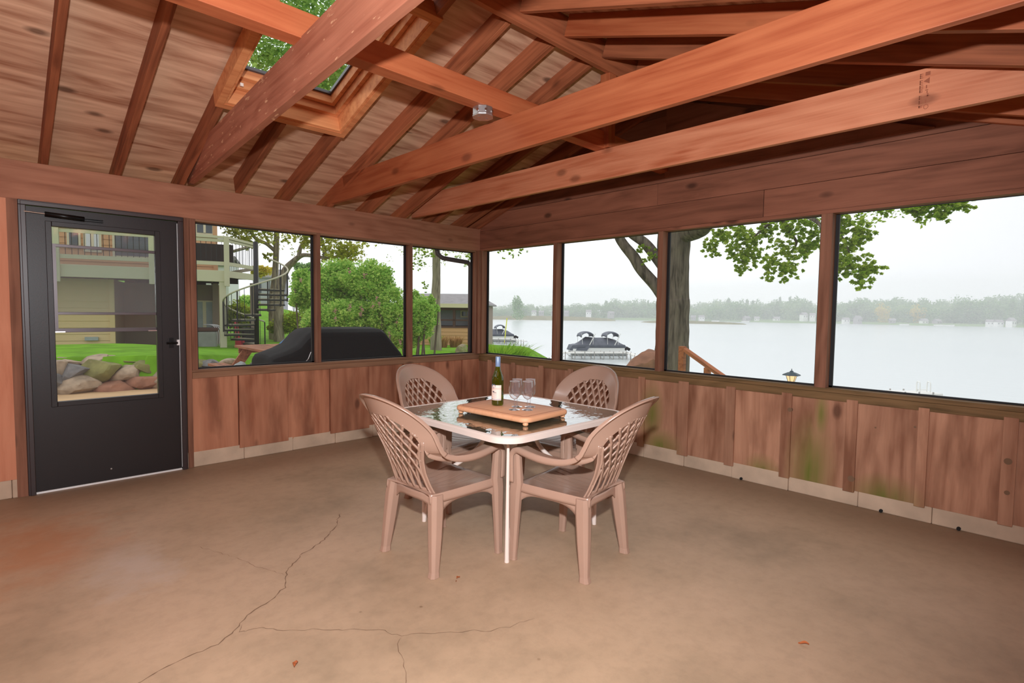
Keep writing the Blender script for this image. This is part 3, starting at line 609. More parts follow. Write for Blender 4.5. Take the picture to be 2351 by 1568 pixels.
h = MB(); h.tube([(-.02, -.003, .1), (-.02, .002, .1)], .006, 8); h.build('screw', 'chrome', dr)
h = MB(); h.box(X0, X1, -.003, .06, 0, .013); h.build('door_threshold', 'threshold', dr)
h = MB(); h.box(X1-.0, X1+.003, .0, .03, .02, 2.03); h.build('weather_strip', 'threshold', dr)
# ================================================================ FURNITURE
def lerp(a, b_, t): return a+(b_-a)*t
def catmull(P, n=8):
    P = [Vector(p) for p in P]; out_ = []
    for i in range(len(P)-1):
        p0 = P[max(i-1, 0)]; p1 = P[i]; p2 = P[i+1]; p3 = P[min(i+2, len(P)-1)]
        for k in range(n):
            t = k/n; out_.append(.5*((2*p1)+(p2-p0)*t+(2*p0-5*p1+4*p2-p3)*t*t+(3*p1-p0-3*p2+p3)*t**3))
    out_.append(P[-1]); return out_
# --- plastic armchair; local +y is the front, origin on the floor under the seat
def S(u, z): return Vector((u, -.195-(z-.40)*.44-.12*max(0, z-.62)+1.45*u*u*min(1, max(.35, (z-.3)*2.2)), z))
def skirt_leg(mb, secs):
    """angular tapering leg; secs = list of (centre, half x, half y) with a chamfered outer ridge"""
    rings = []
    for (c, hx, hy) in secs:
        c = Vector(c); rings.append([c+Vector((hx*a, hy*b_, 0)) for a, b_ in ((-1, -.5), (-.5, -1), (.5, -1), (1, -.5), (1, .6), (.6, 1), (-.6, 1), (-1, .6))])
    vs_ = [q for r_ in rings for q in r_]; n = 8; fs_ = [tuple(range(n))[::-1], tuple(range(len(vs_)-n, len(vs_)))]
    for i in range(len(rings)-1):
        for k in range(n): fs_.append((i*n+k, i*n+(k+1) % n, (i+1)*n+(k+1) % n, (i+1)*n+k))
    mb.add(vs_, fs_)
def make_chair():
    e = empty('plastic_armchair')
    CZ, AX, BZ, IX, IZ = .665, .270, .262, .192, .168
    def rail(z):                                        # half width of the lattice panel below the arch
        pts = [(.38, .172), (.44, .158), (.52, .150), (.60, .163), (.66, .186), (.70, .198)]
        for i in range(len(pts)-1):
            if pts[i][0] <= z <= pts[i+1][0]:
                t = (z-pts[i][0])/(pts[i+1][0]-pts[i][0]); return lerp(pts[i][1], pts[i+1][1], t)
        return .172 if z < .38 else .198
    def inside(u, z):
        if z > CZ: return (u/IX)**2+((z-CZ)/IZ)**2 < 1
        return abs(u) < rail(z)-.01 and z > .425
    mb = MB()
    # broad arch band with a rolled outer lip
    def sup(th, a, b_, p=2.25):
        c, s_ = math.cos(th), math.sin(th); f = lambda v: math.copysign(abs(v)**(2/p), v); return a*f(s_), CZ+b_*f(c)
    INN, OUT, LIP = [], [], []
    for q in range(0, 17):
        th = R(90*q/17); ui, zi = sup(th, IX*.985, IZ*.985, 2.0); uo, zo = sup(th, AX, BZ); po = S(uo, zo); po.y += .014
        INN.append(S(ui, zi)); OUT.append(po); LIP.append(Vector((0, -.026, 0)))
    arm = [((.193, -.262, .652), (.271, -.206, .655), (.0, -.025, -.006)), ((.202, -.228, .630), (.275, -.178, .634), (0, -.020, -.018)), ((.214, -.168, .610), (.281, -.128, .617), (0, -.008, -.028)), ((.223, -.085, .602), (.287, -.06, .611), (0, 0, -.033)), ((.227, -.01, .605), (.291, .01, .613), (0, 0, -.034)),
           ((.228, .07, .617), (.291, .08, .622), (0, 0, -.034)), ((.228, .150, .634), (.290, .155, .635), (0, -.006, -.032)), ((.229, .192, .622), (.288, .192, .622), (0, -.026, -.02)), ((.230, .214, .582), (.286, .214, .582), (0, -.030, 0)), ((.231, .217, .52), (.284, .217, .52), (0, -.030, 0)), ((.231, .215, .44), (.283, .215, .44), (0, -.030, 0))]
    A_, B2, C2 = [catmull([Vector(p[k]) for p in arm], 5) for k in range(3)]
    INN += A_; OUT += B2; LIP += C2
    def mir(p, s_): return Vector((p[0]*s_, p[1], p[2]))
    for s_ in (-1, 1):
        n_b = 17
        for nm, lo, hi in (('back', 0, n_b+4), ('arm', n_b+3, len(INN)-1)):
            tgt = mb if nm == 'back' else MB(); rows = []
            for q in range(lo, hi+1):
                a_, c_, l3 = INN[q], OUT[q], LIP[q]; nrm = (c_-a_).normalized(); f = min(1, max(0, (q-n_b)/5))
                row = [a_ + l3*.85*f - nrm*.001, a_ + l3*.3*f]+[a_.lerp(c_, t) for t in (0, .12, .35, .6, .85)]+[c_+nrm*.0, c_+nrm*.004+l3*.15, c_+nrm*.004+l3*.6, c_+nrm*.003+l3]
                rows.append([mir(p, s_) for p in row])
            m_ = len(rows[0]); fs_ = [(i*m_+k, (i+1)*m_+k, (i+1)*m_+k+1, i*m_+k+1) for i in range(len(rows)-1) for k in range(m_-1)]
            if s_ < 0: fs_ = [f_[::-1] for f_ in fs_]
            tgt.add([p for r_ in rows for p in r_], fs_)
            if nm == 'arm': tgt.build('armrest', 'plastic', e, smooth=True, solid=.0055, angle=60)
    # side rails of the lattice panel
    for s_ in (-1, 1):
        def rl(i, j):
            z = lerp(.392, .70, i); w = lerp(.030, .020, i); u = rail(z)+(j-.5)*w+ (.004 if z>.68 else 0); return S(s_*u, z)
        mb.grid(rl, 16, 3)
        def bead(i, j):
            z = lerp(.40, .69, i); u = rail(z)-.012+.006*(j-.5); p = S(s_*u, z); p.y -= .006*math.sin(PI*j); return p
        mb.grid(bead, 16, 2)
    # bottom band joining the seat
    def bb(i, j):
        u = lerp(-.172, .172, i); z = lerp(.365, .432, j); return S(u, z)
    mb.grid(bb, 16, 3)
    # lattice bars: steep crossing ribs that straighten towards the bottom
    def g(z):
        acc = 0; zz = .42; st = .01
        while zz < z: acc += st*(.10+.50*min(1, max(0, (zz-.47)/.12))); zz += st
        return acc
    gz = [(.42+.008*k, g(.42+.008*k)) for k in range(52)]
    sp_ = .056
    for s_ in (-1, 1):
        for k in range(-8, 9):
            pts = []
            for (z, gg) in gz:
                u = k*sp_ + s_*(gg-.085)
                if inside(u, z): pts.append((u, z))
                elif pts:
                    pts.append((u, z)); break
            if len(pts) < 2: continue
            z0 = pts[0][1]; 
            prev = [(z, gg) for (z, gg) in gz if z < z0-.001]
            if prev: pts.insert(0, (k*sp_+s_*(prev[-1][1]-.085), prev[-1][0]))
            w = .0092; vv = []
            for (u, z) in pts: vv += [S(u-w, z)+Vector((0, .001*s_, 0)), S(u+w, z)+Vector((0, .001*s_, 0))]
            mb.add(vv, [(2*i, 2*i+1, 2*i+3, 2*i+2) for i in range(len(pts)-1)])
    bk = mb.build('backrest', 'plastic', e, smooth=True, solid=.0065, angle=50, weld=True)
    # seat with dished surface and rolled edges
    def seat(i, j):
        x = lerp(-1, 1, i); y = lerp(-.20, .225, j); w = lerp(.188, .245, min(1, j*1.25)**.8)
        z = .405+.022*j - .016*(1-x*x)*math.sin(PI*min(1, j*1.1)) + .008*abs(x)**4
        if j > .88: z -= (j-.88)**2*1.7
        return Vector((x*w, y-.03*(abs(x)**3)*(1-j), z))
    mb = MB(); mb.grid(seat, 16, 20)
    def skirt(i, j):     # front and side skirts
        t = i*3
        if t < 1: a = seat(0, t); ox = Vector((-1, 0, 0)); 
        elif t < 2: a = seat(t-1, 1); ox = Vector((0, 1, 0))
        else: a = seat(1, 3-t); ox = Vector((1, 0, 0))
        return a+Vector((0, 0, -.045*j))+ox*(.006*math.sin(PI*j/1.6))
    mb.grid(skirt, 60, 3)
    # slots moulded across the seat
    se = mb.build('seat', 'plastic', e, smooth=True, solid=.006, angle=55, weld=True)
    mb = MB()
    for q in range(6):
        x = -.125+.05*q
        def rib(i, j): 
            p = seat(.5+x*.5/.23, lerp(.2, .85, i)); p.z += .0042+.0012*math.sin(PI*j); p.x += (j-.5)*.004; return p
        mb.grid(rib, 8, 2)
    mb.build('seat_ribs', 'plastic', se, smooth=True)
    # arms: flat S-curved rail rolling down into the front legs
    for s_ in (-1, 1):
        # arm upright panel + front leg
        mb = MB(); skirt_leg(mb, [((s_*.257, .188, .61), .022, .026), ((s_*.256, .186, .52), .022, .032), ((s_*.252, .186, .43), .024, .036), ((s_*.252, .192, .38), .024, .036), ((s_*.250, .200, .2), .020, .027), ((s_*.249, .208, .012), .018, .021), ((s_*.249, .210, 0), .019, .024)])
        mb.build('leg', 'plastic', e, bevel=.003)
        mb = MB(); skirt_leg(mb, [((s_*.185, -.185, .41), .030, .036), ((s_*.192, -.192, .34), .033, .038), ((s_*.204, -.205, .2), .030, .033), ((s_*.218, -.222, .03), .024, .024), ((s_*.219, -.226, 0), .028, .028)])
        mb.build('leg', 'plastic', e, bevel=.003)
        # curved side apron between the two legs
        def ap(i, j):
            y = lerp(-.165, .175, i); xx = lerp(.196, .250, i); top = lerp(.405, .425, i); d = .045+.06*(abs(2*i-1)**4); return Vector((s_*xx, y, top-d*j))
        mb = MB(); mb.grid(ap, 20, 3); mb.build('apron', 'plastic', e, smooth=True, solid=.006)
    def fr(i, j):
        x = lerp(-.245, .245, i); d = .05+.05*(abs(2*i-1)**6); return Vector((x, .222-.012*abs(2*i-1)**2, .405-(d-.01)*j))
    mb = MB(); mb.grid(fr, 24, 3); mb.build('front_apron', 'plastic', e, smooth=True, solid=.006)
    def rr(i, j):
        x = lerp(-.17, .17, i); d = .04+.05*(abs(2*i-1)**4); return Vector((x, -.207+1.0*x*x*.8, .40-d*j))
    mb = MB(); mb.grid(rr, 20, 3); mb.build('rear_apron', 'plastic', e, smooth=True, solid=.006)
    return e
chair = make_chair()
CH = [((-2.575, -2.685, 0), -88, 'taupe plastic lattice-back armchair nearest the door, seen from behind at left of the table'),
      ((-2.08, -3.214, 0), 8, 'taupe plastic lattice-back armchair seen from behind at right of the table'),
      ((-1.99, -2.03, 0), 188, 'taupe plastic armchair behind the table on the side of the bottle'),
      ((-1.40, -2.60, 0), 96, 'taupe plastic armchair behind the table in front of the lake wall')]
for i, (loc, rz, lb) in enumerate(CH):
    c = chair if i == 0 else copy_tree(chair)
    c.location = loc; c.rotation_euler = (0, 0, R(rz)); tag(c, lb, 'chair', 'plastic armchairs around the glass table')

# --- table
TX0, TX1, TY0, TY1, TZ = -2.565, -1.475, -3.205, -2.115, .722
tcx, tcy = (TX0+TX1)/2, (TY0+TY1)/2
tb = tag(empty('patio_table', (tcx, tcy, 0)), 'square patio table with rippled glass top and white metal rim', 'table')
def rrect(h, r, n=10):
    P = []
    for (sx, sy, a0) in ((1, 1, 0), (-1, 1, 90), (-1, -1, 180), (1, -1, 270)):
        for k in range(n+1):
            a = R(a0+90*k/n); P.append((sx*(h-r)+r*math.cos(a), sy*(h-r)+r*math.sin(a)))
    return P
hh = (TX1-TX0)/2
b = MB(); prof = [(0, TZ-.035), (0.004, TZ-.006), (-.004, TZ), (-.016, TZ+.002), (-.024, TZ-.003), (-.024, TZ-.03), (-.012, TZ-.038)]
P0 = rrect(hh, .13); n = len(P0); vv = []
for (o_, z) in prof:
    for (x, y) in rrect(hh+o_, .13+o_): vv.append((x, y, z))
m_ = len(prof); fs_ = [(i*n+k, i*n+(k+1) % n, ((i+1) % m_)*n+(k+1) % n, ((i+1) % m_)*n+k) for i in range(m_) for k in range(n)]
b.add(vv, fs_); b.build('table_rim', 'table_paint', tb, smooth=True, angle=40)
b = MB(); A = [(x, y, TZ-.001) for (x, y) in rrect(hh-.016, .115)]; b.prism([(x, y, TZ-.006) for (x, y, z) in A], (0, 0, .005)); b.build('table_top', 'table_glass', tb)
b = MB(); q = hh-.03
b.tube([(-q, -q+.12, TZ-.03), (-q, q-.12, TZ-.03)], .009, 8); b.tube([(q, -q+.12, TZ-.03), (q, q-.12, TZ-.03)], .009, 8)
b.tube([(-.40, -.40, TZ-.02), (.40, .40, TZ-.02)], .010, 8); b.tube([(-.40, .40, TZ-.02), (.40, -.40, TZ-.02)], .010, 8)
b.build('under_frame', 'table_paint', tb, smooth=True)
for sx in (-1, 1):
    for sy in (-1, 1):
        b = MB()
        b.tube(catmull([(sx*.115, sy*.115, TZ-.02), (sx*.115, sy*.115, .60), (sx*.125, sy*.125, .52), (sx*.175, sy*.175, .44), (sx*.27, sy*.27, .34), (sx*.34, sy*.34, .22), (sx*.375, sy*.375, .08), (sx*.385, sy*.385, 0)], 6), .0135, 12)
        b.tube([(sx*.385, sy*.385, TZ-.02), (sx*.387, sy*.387, .25), (sx*.385, sy*.385, .0)], [.008, .0105, .013], 10)
        b.build('leg', 'table_paint', tb, smooth=True, angle=60)
b = MB(); b.lathe([(.10, .555), (.115, .56), (.118, .575), (.118, .60), (.11, .607), (.03, .607), (.028, .59), (.028, .555)], 40); b.lathe([(.03, .555), (.10, .555)], 40); b.build('umbrella_ring', 'ring_paint', tb, smooth=True, angle=40)
for a in (45, 135, 225, 315): b = MB(); b.lathe([(.022, .6075), (.020, .609), (.001, .6085)], 16, (.073*math.cos(R(a+45)), .073*math.sin(R(a+45)), 0)); b.build('ring_hole', 'hole', tb)

# --- cutting board
BZ0 = TZ+.0005
bd = tag(empty('cutting_board', (-2.115, -2.765, BZ0), R(4)), 'thick rounded wooden cutting board with juice groove on little feet', 'board')
def board_prism(hx, hy, r, z0, z1, mb, rnd_=.012):
    lv = [(-rnd_, z0), (-rnd_*.3, z0+rnd_*.3), (0, z0+rnd_), (0, z1-rnd_), (-rnd_*.3, z1-rnd_*.3), (-rnd_, z1)]
    vv = []; N_ = 0
    for (o_, z) in lv:
        P = []
        for (sx, sy, a0) in ((1, 1, 0), (-1, 1, 90), (-1, -1, 180), (1, -1, 270)):
            for k in range(9):
                a = R(a0+90*k/8); P.append((sx*(hx-r)+(r+o_)*math.cos(a), sy*(hy-r)+(r+o_)*math.sin(a), z))
        N_ = len(P); vv += P
    fs_ = [(i*N_+k, i*N_+(k+1) % N_, (i+1)*N_+(k+1) % N_, (i+1)*N_+k) for i in range(len(lv)-1) for k in range(N_)]
    fs_ += [tuple(range(N_))[::-1], tuple(range((len(lv)-1)*N_, len(lv)*N_))]
    mb.add(vv, fs_)
HX, HY = .205, .295
b = MB(); board_prism(HX, HY, .055, .018, .050, b); b.build('board', 'board_wood', bd, smooth=True, angle=50)
flat('groove_wood', srgb(186, 108, 66), .6)
b = MB(); P1 = []; P2 = []
for (sx, sy, a0) in ((1, 1, 0), (-1, 1, 90), (-1, -1, 180), (1, -1, 270)):
    for k in range(7):
        a = R(a0+90*k/6); P1.append((sx*(HX-.06)+.03*math.cos(a), sy*(HY-.06)+.03*math.sin(a), .0503)); P2.append((sx*(HX-.06)+.022*math.cos(a), sy*(HY-.06)+.022*math.sin(a), .0503))
n = len(P1); b.add(P1+P2, [(k, (k+1) % n, n+(k+1) % n, n+k) for k in range(n)]); b.build('juice_groove', 'groove_wood', bd)
for sx in (-1, 1):
    for sy in (-1, 1):
        b = MB(); b.lathe([(.001, 0), (.011, .0), (.015, .004), (.0165, .010), (.014, .018), (.001, .018)], 18, (sx*(HX-.035), sy*(HY-.035), 0)); b.build('foot', 'foot_wood', bd, smooth=True, angle=50)
BT = BZ0+.0505

# --- wine bottle
bp_ = Vector((-2.135, -2.665, BT))
bt_ = tag(empty('wine_bottle', bp_, R(202)), 'green glass bottle of white wine with blue screw cap', 'bottle')
b = MB()
b.lathe([(.001, .008), (.020, .006), (.030, .001), (.0345, .003), (.0368, .012), (.0368, .150), (.036, .165), (.032, .182), (.024, .202), (.0175, .222), (.0148, .245), (.0142, .285), (.0142, .290)], 48)
b.build('glass_body', 'bottle_glass', bt_, smooth=True)
b = MB(); b.lathe([(.001, .012), (.0335, .012), (.0345, .02), (.0345, .150), (.032, .168), (.024, .192), (.019, .205), (.001, .205)], 40); 
m, n_, l_ = newmat('white_wine'); vt = n_('ShaderNodeBsdfTransparent'); vt.inputs[0].default_value = (*srgb(214, 214, 100), 1); out(n_, l_, vt.outputs[0])
b.build('wine', 'white_wine', bt_, smooth=True)
b = MB(); b.lathe([(.0152, .235), (.0155, .236), (.0155, .298), (.0145, .300), (.001, .3005)], 32); b.build('screw_cap', 'cap_blue', bt_, smooth=True, angle=40)
flat('label_paper', srgb(246, 226, 214), .6); flat('label_band', srgb(214, 120, 70), .5); flat('label_blue', srgb(86, 110, 150), .5); flat('label_ink', srgb(70, 70, 84), .6); flat('label_pale', srgb(176, 170, 178), .6)
def wrap(a0, a1, z0, z1, r, mat, parent, nm):
    mb = MB(); mb.grid(lambda i, j: (r*math.cos(lerp(a0, a1, i)), r*math.sin(lerp(a0, a1, i)), lerp(z0, z1, j)), 16, 2); return mb.build(nm, mat, parent, smooth=True)
lab = wrap(R(-62), R(62), .035, .128, .0372, 'label_paper', bt_, 'label')
wrap(R(-62), R(62), .104, .1055, .0374, 'label_band', lab, 'label_stripe')
wrap(R(-62), R(62), .1085, .1092, .0374, 'label_band', lab, 'label_stripe')
wrap(R(-62), R(62), .040, .0425, .0374, 'label_blue', lab, 'label_stripe')
b = MB()
for k in range(17):
    a = 2*PI*k/16
P = [(.0376*math.cos(.016*math.cos(2*PI*k/20)/.0376-.35), .0376*math.sin(.016*math.cos(2*PI*k/20)/.0376-.35), .122+.013*math.sin(2*PI*k/20)) for k in range(20)]
b.add(P, [tuple(range(20))]); b.build('label_seal', 'label_blue', lab)
# a small line drawing and the rows of fine print
for (a0, a1, z, h) in ((-.5, -.15, .086, .005), (-.45, .2, .082, .0025), (-.3, .25, .078, .0015), (-.35, .3, .068, .0018), (-.2, .25, .0635, .0012), (-.3, .3, .056, .0012), (-.25, .28, .052, .0010)):
    wrap(a0, a1, z, z+h, .03745, 'label_ink' if z > .07 else 'label_pale', lab, 'print_line')
# --- wine glasses
glassy('rim_glass', (.9, .9, .92), .05, diffuse=.55, dcol=(.9, .9, .92))  # white diffuse share paints the bright glint on the clear rims
def make_glass():
    e = empty('wine_glass')
    b = MB(); b.lathe([(.0275, .162), (.031, .135), (.0335, .112), (.0325, .096), (.0275, .079), (.018, .0665), (.006, .060), (.001, .059)], 40)
    b.build('bowl', 'wine_glass', e, smooth=True)
    b = MB(); b.lathe([(.0045, .060), (.0036, .05), (.0034, .03), (.004, .012), (.007, .006)], 16); b.build('stem', 'wine_glass', e, smooth=True)
    b = MB(); b.lathe([(.006, .007), (.015, .0042), (.028, .0022), (.032, .0012), (.032, 0), (.001, 0)], 40); b.build('glass_foot', 'wine_glass', e, smooth=True, angle=30)
    b = MB(); b.tube([(.0279*math.cos(2*PI*k/32), .0279*math.sin(2*PI*k/32),   .1622) for k in range(33)], .0013, 6, caps=False); b.build('rim', 'rim_glass', e, smooth=True)
    return e
gs = make_glass(); GP = [(-2.165, -2.845, 'clear stemmed wine glass at front left, closest to the bottle of the four'), (-2.110, -2.898, 'clear stemmed wine glass at front right of the four'), (-2.085, -2.785, 'clear stemmed wine glass at back left of the four'), (-2.025, -2.838, 'clear stemmed wine glass at back right of the four')]
for i, (x, y, lb) in enumerate(GP):
    g_ = gs if i == 0 else copy_tree(gs); g_.location = (x, y, BT); g_.scale = (1.04, 1.04, 1.04); tag(g_, lb, 'glass', 'wine glasses on the cutting board')
# ================================================================ OUTSIDE
flat('grass', srgb(104, 152, 28), .9, spec=.1, var=.28, scale=3)
flat('patio_stone', srgb(196, 160, 118), .9, var=.1, scale=2)
flat('siding_tan', srgb(226, 198, 150), .7); flat('siding_groove', srgb(170, 140, 98), .8); flat('trim_cream', srgb(226, 214, 180), .6)
flat('siding_orange', srgb(214, 164, 118), .7); flat('siding_taupe', srgb(150, 132, 118), .7); flat('deck_paint', srgb(206, 200, 172), .6)
flat('deck_under', srgb(52, 44, 38), .9); flat('dark_interior', srgb(40, 40, 40), .5); flat('curtain_grey', srgb(168, 176, 176), .8, var=.08, scale=6)
flat('window_dark', srgb(70, 78, 84), .12, spec=.8); flat('curtain_white', srgb(230, 232, 230), .8)
flat('iron_black', srgb(24, 24, 26), .5); flat('rail_cap', srgb(190, 182, 160), .6); flat('stone_pile', srgb(160, 146, 134), .9, var=.25, scale=9)
flat('cover_black', srgb(7, 7, 8), .7, spec=.12, bump=.4, scale=14); flat('tarp_blue', srgb(58, 124, 206), .45, var=.15, scale=4)
flat('grey_shingle', srgb(150, 146, 146), .9, var=.12, scale=5); flat('porch_brown', srgb(92, 62, 54), .7); flat('house_grey', srgb(172, 172, 178), .8)
flat('tread_grey', srgb(160, 152, 130), .7); flat('red_plastic', srgb(214, 60, 72), .5); flat('grill_cover_grey', srgb(150, 152, 146), .5, var=.12, scale=4)
flat('boat_cover', srgb(104, 108, 118), .7, var=.12, scale=2); flat('boat_white', srgb(236, 236, 232), .4); flat('pontoon_alu', srgb(150, 152, 150), .35, metal=.5)
flat('dock_plank', srgb(226, 224, 218), .8); flat('dock_pipe', srgb(168, 164, 160), .5); flat('reed', srgb(166, 158, 108), .95, var=.15, scale=.2)
flat('lantern_metal', srgb(70, 84, 92), .5, metal=.4); flat('stair_orange', srgb(196, 118, 74), .8); flat('pipe_yellow', srgb(220, 220, 70), .6)
flat('roof_pale', srgb(160, 156, 156), .9)
m, n_, l_ = newmat('lamp_glow'); em = n_('ShaderNodeEmission'); em.inputs[0].default_value = (1, .62, .3, 1); em.inputs[1].default_value = 1.6; out(n_, l_, em.outputs[0])
def leafmat(name, c1, c2, tr=.45):
    m, n, l = newmat(name); ge = n('ShaderNodeNewGeometry'); r = ramp(n, [(0, c1), (1, c2)]); l(ge.outputs['Random Per Island'], r.inputs['Fac'])
    d = n('ShaderNodeBsdfDiffuse'); t = n('ShaderNodeBsdfTranslucent'); l(r.outputs['Color'], d.inputs[0]); l(r.outputs['Color'], t.inputs[0])
    ms = n('ShaderNodeMixShader'); ms.inputs[0].default_value = tr; l(d.outputs[0], ms.inputs[1]); l(t.outputs[0], ms.inputs[2]); out(n, l, ms.outputs[0])
leafmat('leaf_maple', srgb(134, 170, 46), srgb(204, 218, 104), .5)
leafmat('leaf_lilac', srgb(136, 190, 82), srgb(216, 238, 136), .55)
leafmat('leaf_yellow', srgb(164, 178, 60), srgb(214, 206, 92))
leafmat('leaf_lime', srgb(140, 170, 50), srgb(196, 204, 80))
leafmat('leaf_far', srgb(92, 138, 76), srgb(150, 184, 116))  # greens lifted paler, part of the distant haze put into the leaf colour
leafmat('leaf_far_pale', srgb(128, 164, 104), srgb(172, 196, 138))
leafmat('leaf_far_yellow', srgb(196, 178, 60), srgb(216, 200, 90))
leafmat('leaf_canopy', srgb(84, 124, 60), srgb(160, 190, 100), .6)
leafmat('blossom', srgb(200, 150, 170), srgb(214, 176, 150))
leafmat('grass_blade', srgb(110, 160, 40), srgb(170, 200, 70))
leafmat('dry_grass', srgb(176, 130, 84), srgb(200, 160, 110))

def aty(u, v, y): d = ray(u, v); return CAM + d*((y-CAM.y)/d.y)
WZ = -4.0
def sm(a, b_, x): t = min(1, max(0, (x-a)/(b_-a))); return t*t*(3-2*t)
def rockline(x): return 5.9+.25*math.sin(x*1.3) if x < -1.9 else 5.9+.25*math.sin(x*1.3)+1.15*(x+1.9)
def ground(x, y):
    lawnh = .50-.42*sm(-2.4, 1.5, x)
    D = math.hypot(x-CAM.x, y-CAM.y)
    lawn = lawnh*(1-sm(9, 20, y)) + sm(9, 20, y)*(-.06)
    lawn += max(0, y-20)*.085*(1-sm(14, 30, x))
    lawn -= .25*sm(3, 11, x)
    if y < min(rockline(x), 9.5): lawn = -.05 - .15*sm(3, 9, x)
    xe = 3.4+9.5*sm(3.5, 12.5, y)
    z = lawn-max(0, x-xe)*.42
    return max(z, WZ-.8)
# grass terrain
b = MB(); xs_ = [-40+1.6*i for i in range(13)]+[-19+.8*i for i in range(13)]+[-9+.3*i for i in range(60)]+[9.2+.8*i for i in range(28)]+[33, 40, 60]
ys_ = [-14+1*i for i in range(12)]+[-2+.5*i for i in range(12)]+[4.1+.18*i for i in range(40)]+[11.6+.7*i for i in range(20)]+[26+3*i for i in range(28)]
vv = [(x, y, ground(x, y) - (.25 if (XL-.3 < x < .3 and YB-.3 < y < .3) else 0)) for x in xs_ for y in ys_]; ny = len(ys_)
b.add(vv, [(i*ny+j, (i+1)*ny+j, (i+1)*ny+j+1, i*ny+j+1) for i in range(len(xs_)-1) for j in range(ny-1)])
struct(b.build('lawn', 'grass', smooth=True), 'green lawn outside falling towards the lake', 'lawn')
# paved strip between porch and stones
b = MB(); b.grid(lambda i, j: (lerp(-9, 2.6, i), lerp(.15, min(rockline(lerp(-9, 2.6, i)), 9.3)+.05, j), -.035), 40, 6); struct(b.build('path', 'patio_stone'), 'sandy paved strip outside the door', 'path')
# turf near the porch on the left
def tuft(name, c, n, h, spread, mat, label, cat, lean=.5, w=.006):
    rnd = random.Random(int(abs(c[0]*131+c[1]*17)*10)); mb = MB()
    for k in range(n):
        a = rnd.uniform(0, 2*PI); r_ = spread*rnd.random()**.6*.45; bx, by = c[0]+r_*math.cos(a), c[1]+r_*math.sin(a); hh_ = h*rnd.uniform(.6, 1); ln = lean*rnd.uniform(.3, 1)*hh_*1.2
        dx, dy = math.cos(a)*ln, math.sin(a)*ln; sx, sy = -math.sin(a)*w, math.cos(a)*w
        P = [(bx-sx, by-sy, c[2]), (bx+sx, by+sy, c[2]), (bx+dx*.4+sx, by+dy*.4+sy, c[2]+hh_*.65), (bx+dx*.4-sx, by+dy*.4-sy, c[2]+hh_*.65), (bx+dx, by+dy, c[2]+hh_*.92)]
        mb.add(P, [(0, 1, 2, 3), (3, 2, 4)])
    return tag(mb.build(name, mat), label, cat)
# lake
def water():
    m, n, l = newmat('lake_water'); b_ = n('ShaderNodeBsdfPrincipled'); b_.inputs['Base Color'].default_value = (*srgb(202, 208, 208), 1); b_.inputs['Roughness'].default_value = .22; b_.inputs['IOR'].default_value = 1.333
    t = n('ShaderNodeTexCoord'); mp = n('ShaderNodeMapping'); mp.inputs['Scale'].default_value = (.9, .35, 1); mp.inputs['Rotation'].default_value = (0, 0, .7); l(t.outputs['Object'], mp.inputs['Vector'])
    nz = n('ShaderNodeTexNoise'); nz.inputs['Scale'].default_value = 1.6; nz.inputs['Detail'].default_value = 4; l(mp.outputs[0], nz.inputs['Vector'])
    bp = n('ShaderNodeBump'); bp.inputs['Strength'].default_value = .12; bp.inputs['Distance'].default_value = .1; l(nz.outputs['Fac'], bp.inputs['Height']); l(bp.outputs[0], b_.inputs['Normal']); out(n, l, b_.outputs[0])
water()
b = MB(); b.add([(8, -900, WZ), (2400, -900, WZ), (2400, 1800, WZ), (8, 1800, WZ)], [(0, 1, 2, 3)]); struct(b.build('lake', 'lake_water'), 'pale grey calm lake under overcast sky', 'lake')

def leaves(mb, c, r, n, size, rnd, shell=.55, squash=1.0):
    c = Vector(c)
    for _ in range(n):
        d = Vector((rnd.gauss(0, 1), rnd.gauss(0, 1), rnd.gauss(0, 1))).normalized(); q = lerp(shell, 1, rnd.random())
        p = c+Vector((d.x*r[0]*q, d.y*r[1]*q, d.z*r[2]*q)); s_ = size*rnd.uniform(.6, 1.2)
        a = Vector((rnd.gauss(0, 1), rnd.gauss(0, 1), rnd.gauss(0, .6))).normalized(); t = a.cross(Vector((rnd.gauss(0, 1), rnd.gauss(0, 1), rnd.gauss(0, 1)))).normalized()
        nn = a.cross(t)*.25*s_
        mb.add([p-a*s_, p-t*s_*.6+nn, p+a*s_, p+t*s_*.6+nn], [(0, 1, 2, 3)])
def crown(mb, c, R_, n, size, rnd, lumps=9, flat_=.8, small=.5):
    c = Vector(c)
    for _ in range(lumps):
        d = Vector((rnd.gauss(0, 1), rnd.gauss(0, 1), rnd.gauss(0, .8))).normalized()*rnd.uniform(.35, .8)
        r_ = small*rnd.uniform(.7, 1.1)
        leaves(mb, (c.x+d.x*R_[0], c.y+d.y*R_[1], c.z+d.z*R_[2]), (R_[0]*r_, R_[1]*r_, R_[2]*r_*flat_), n//lumps, size, rnd, .3)

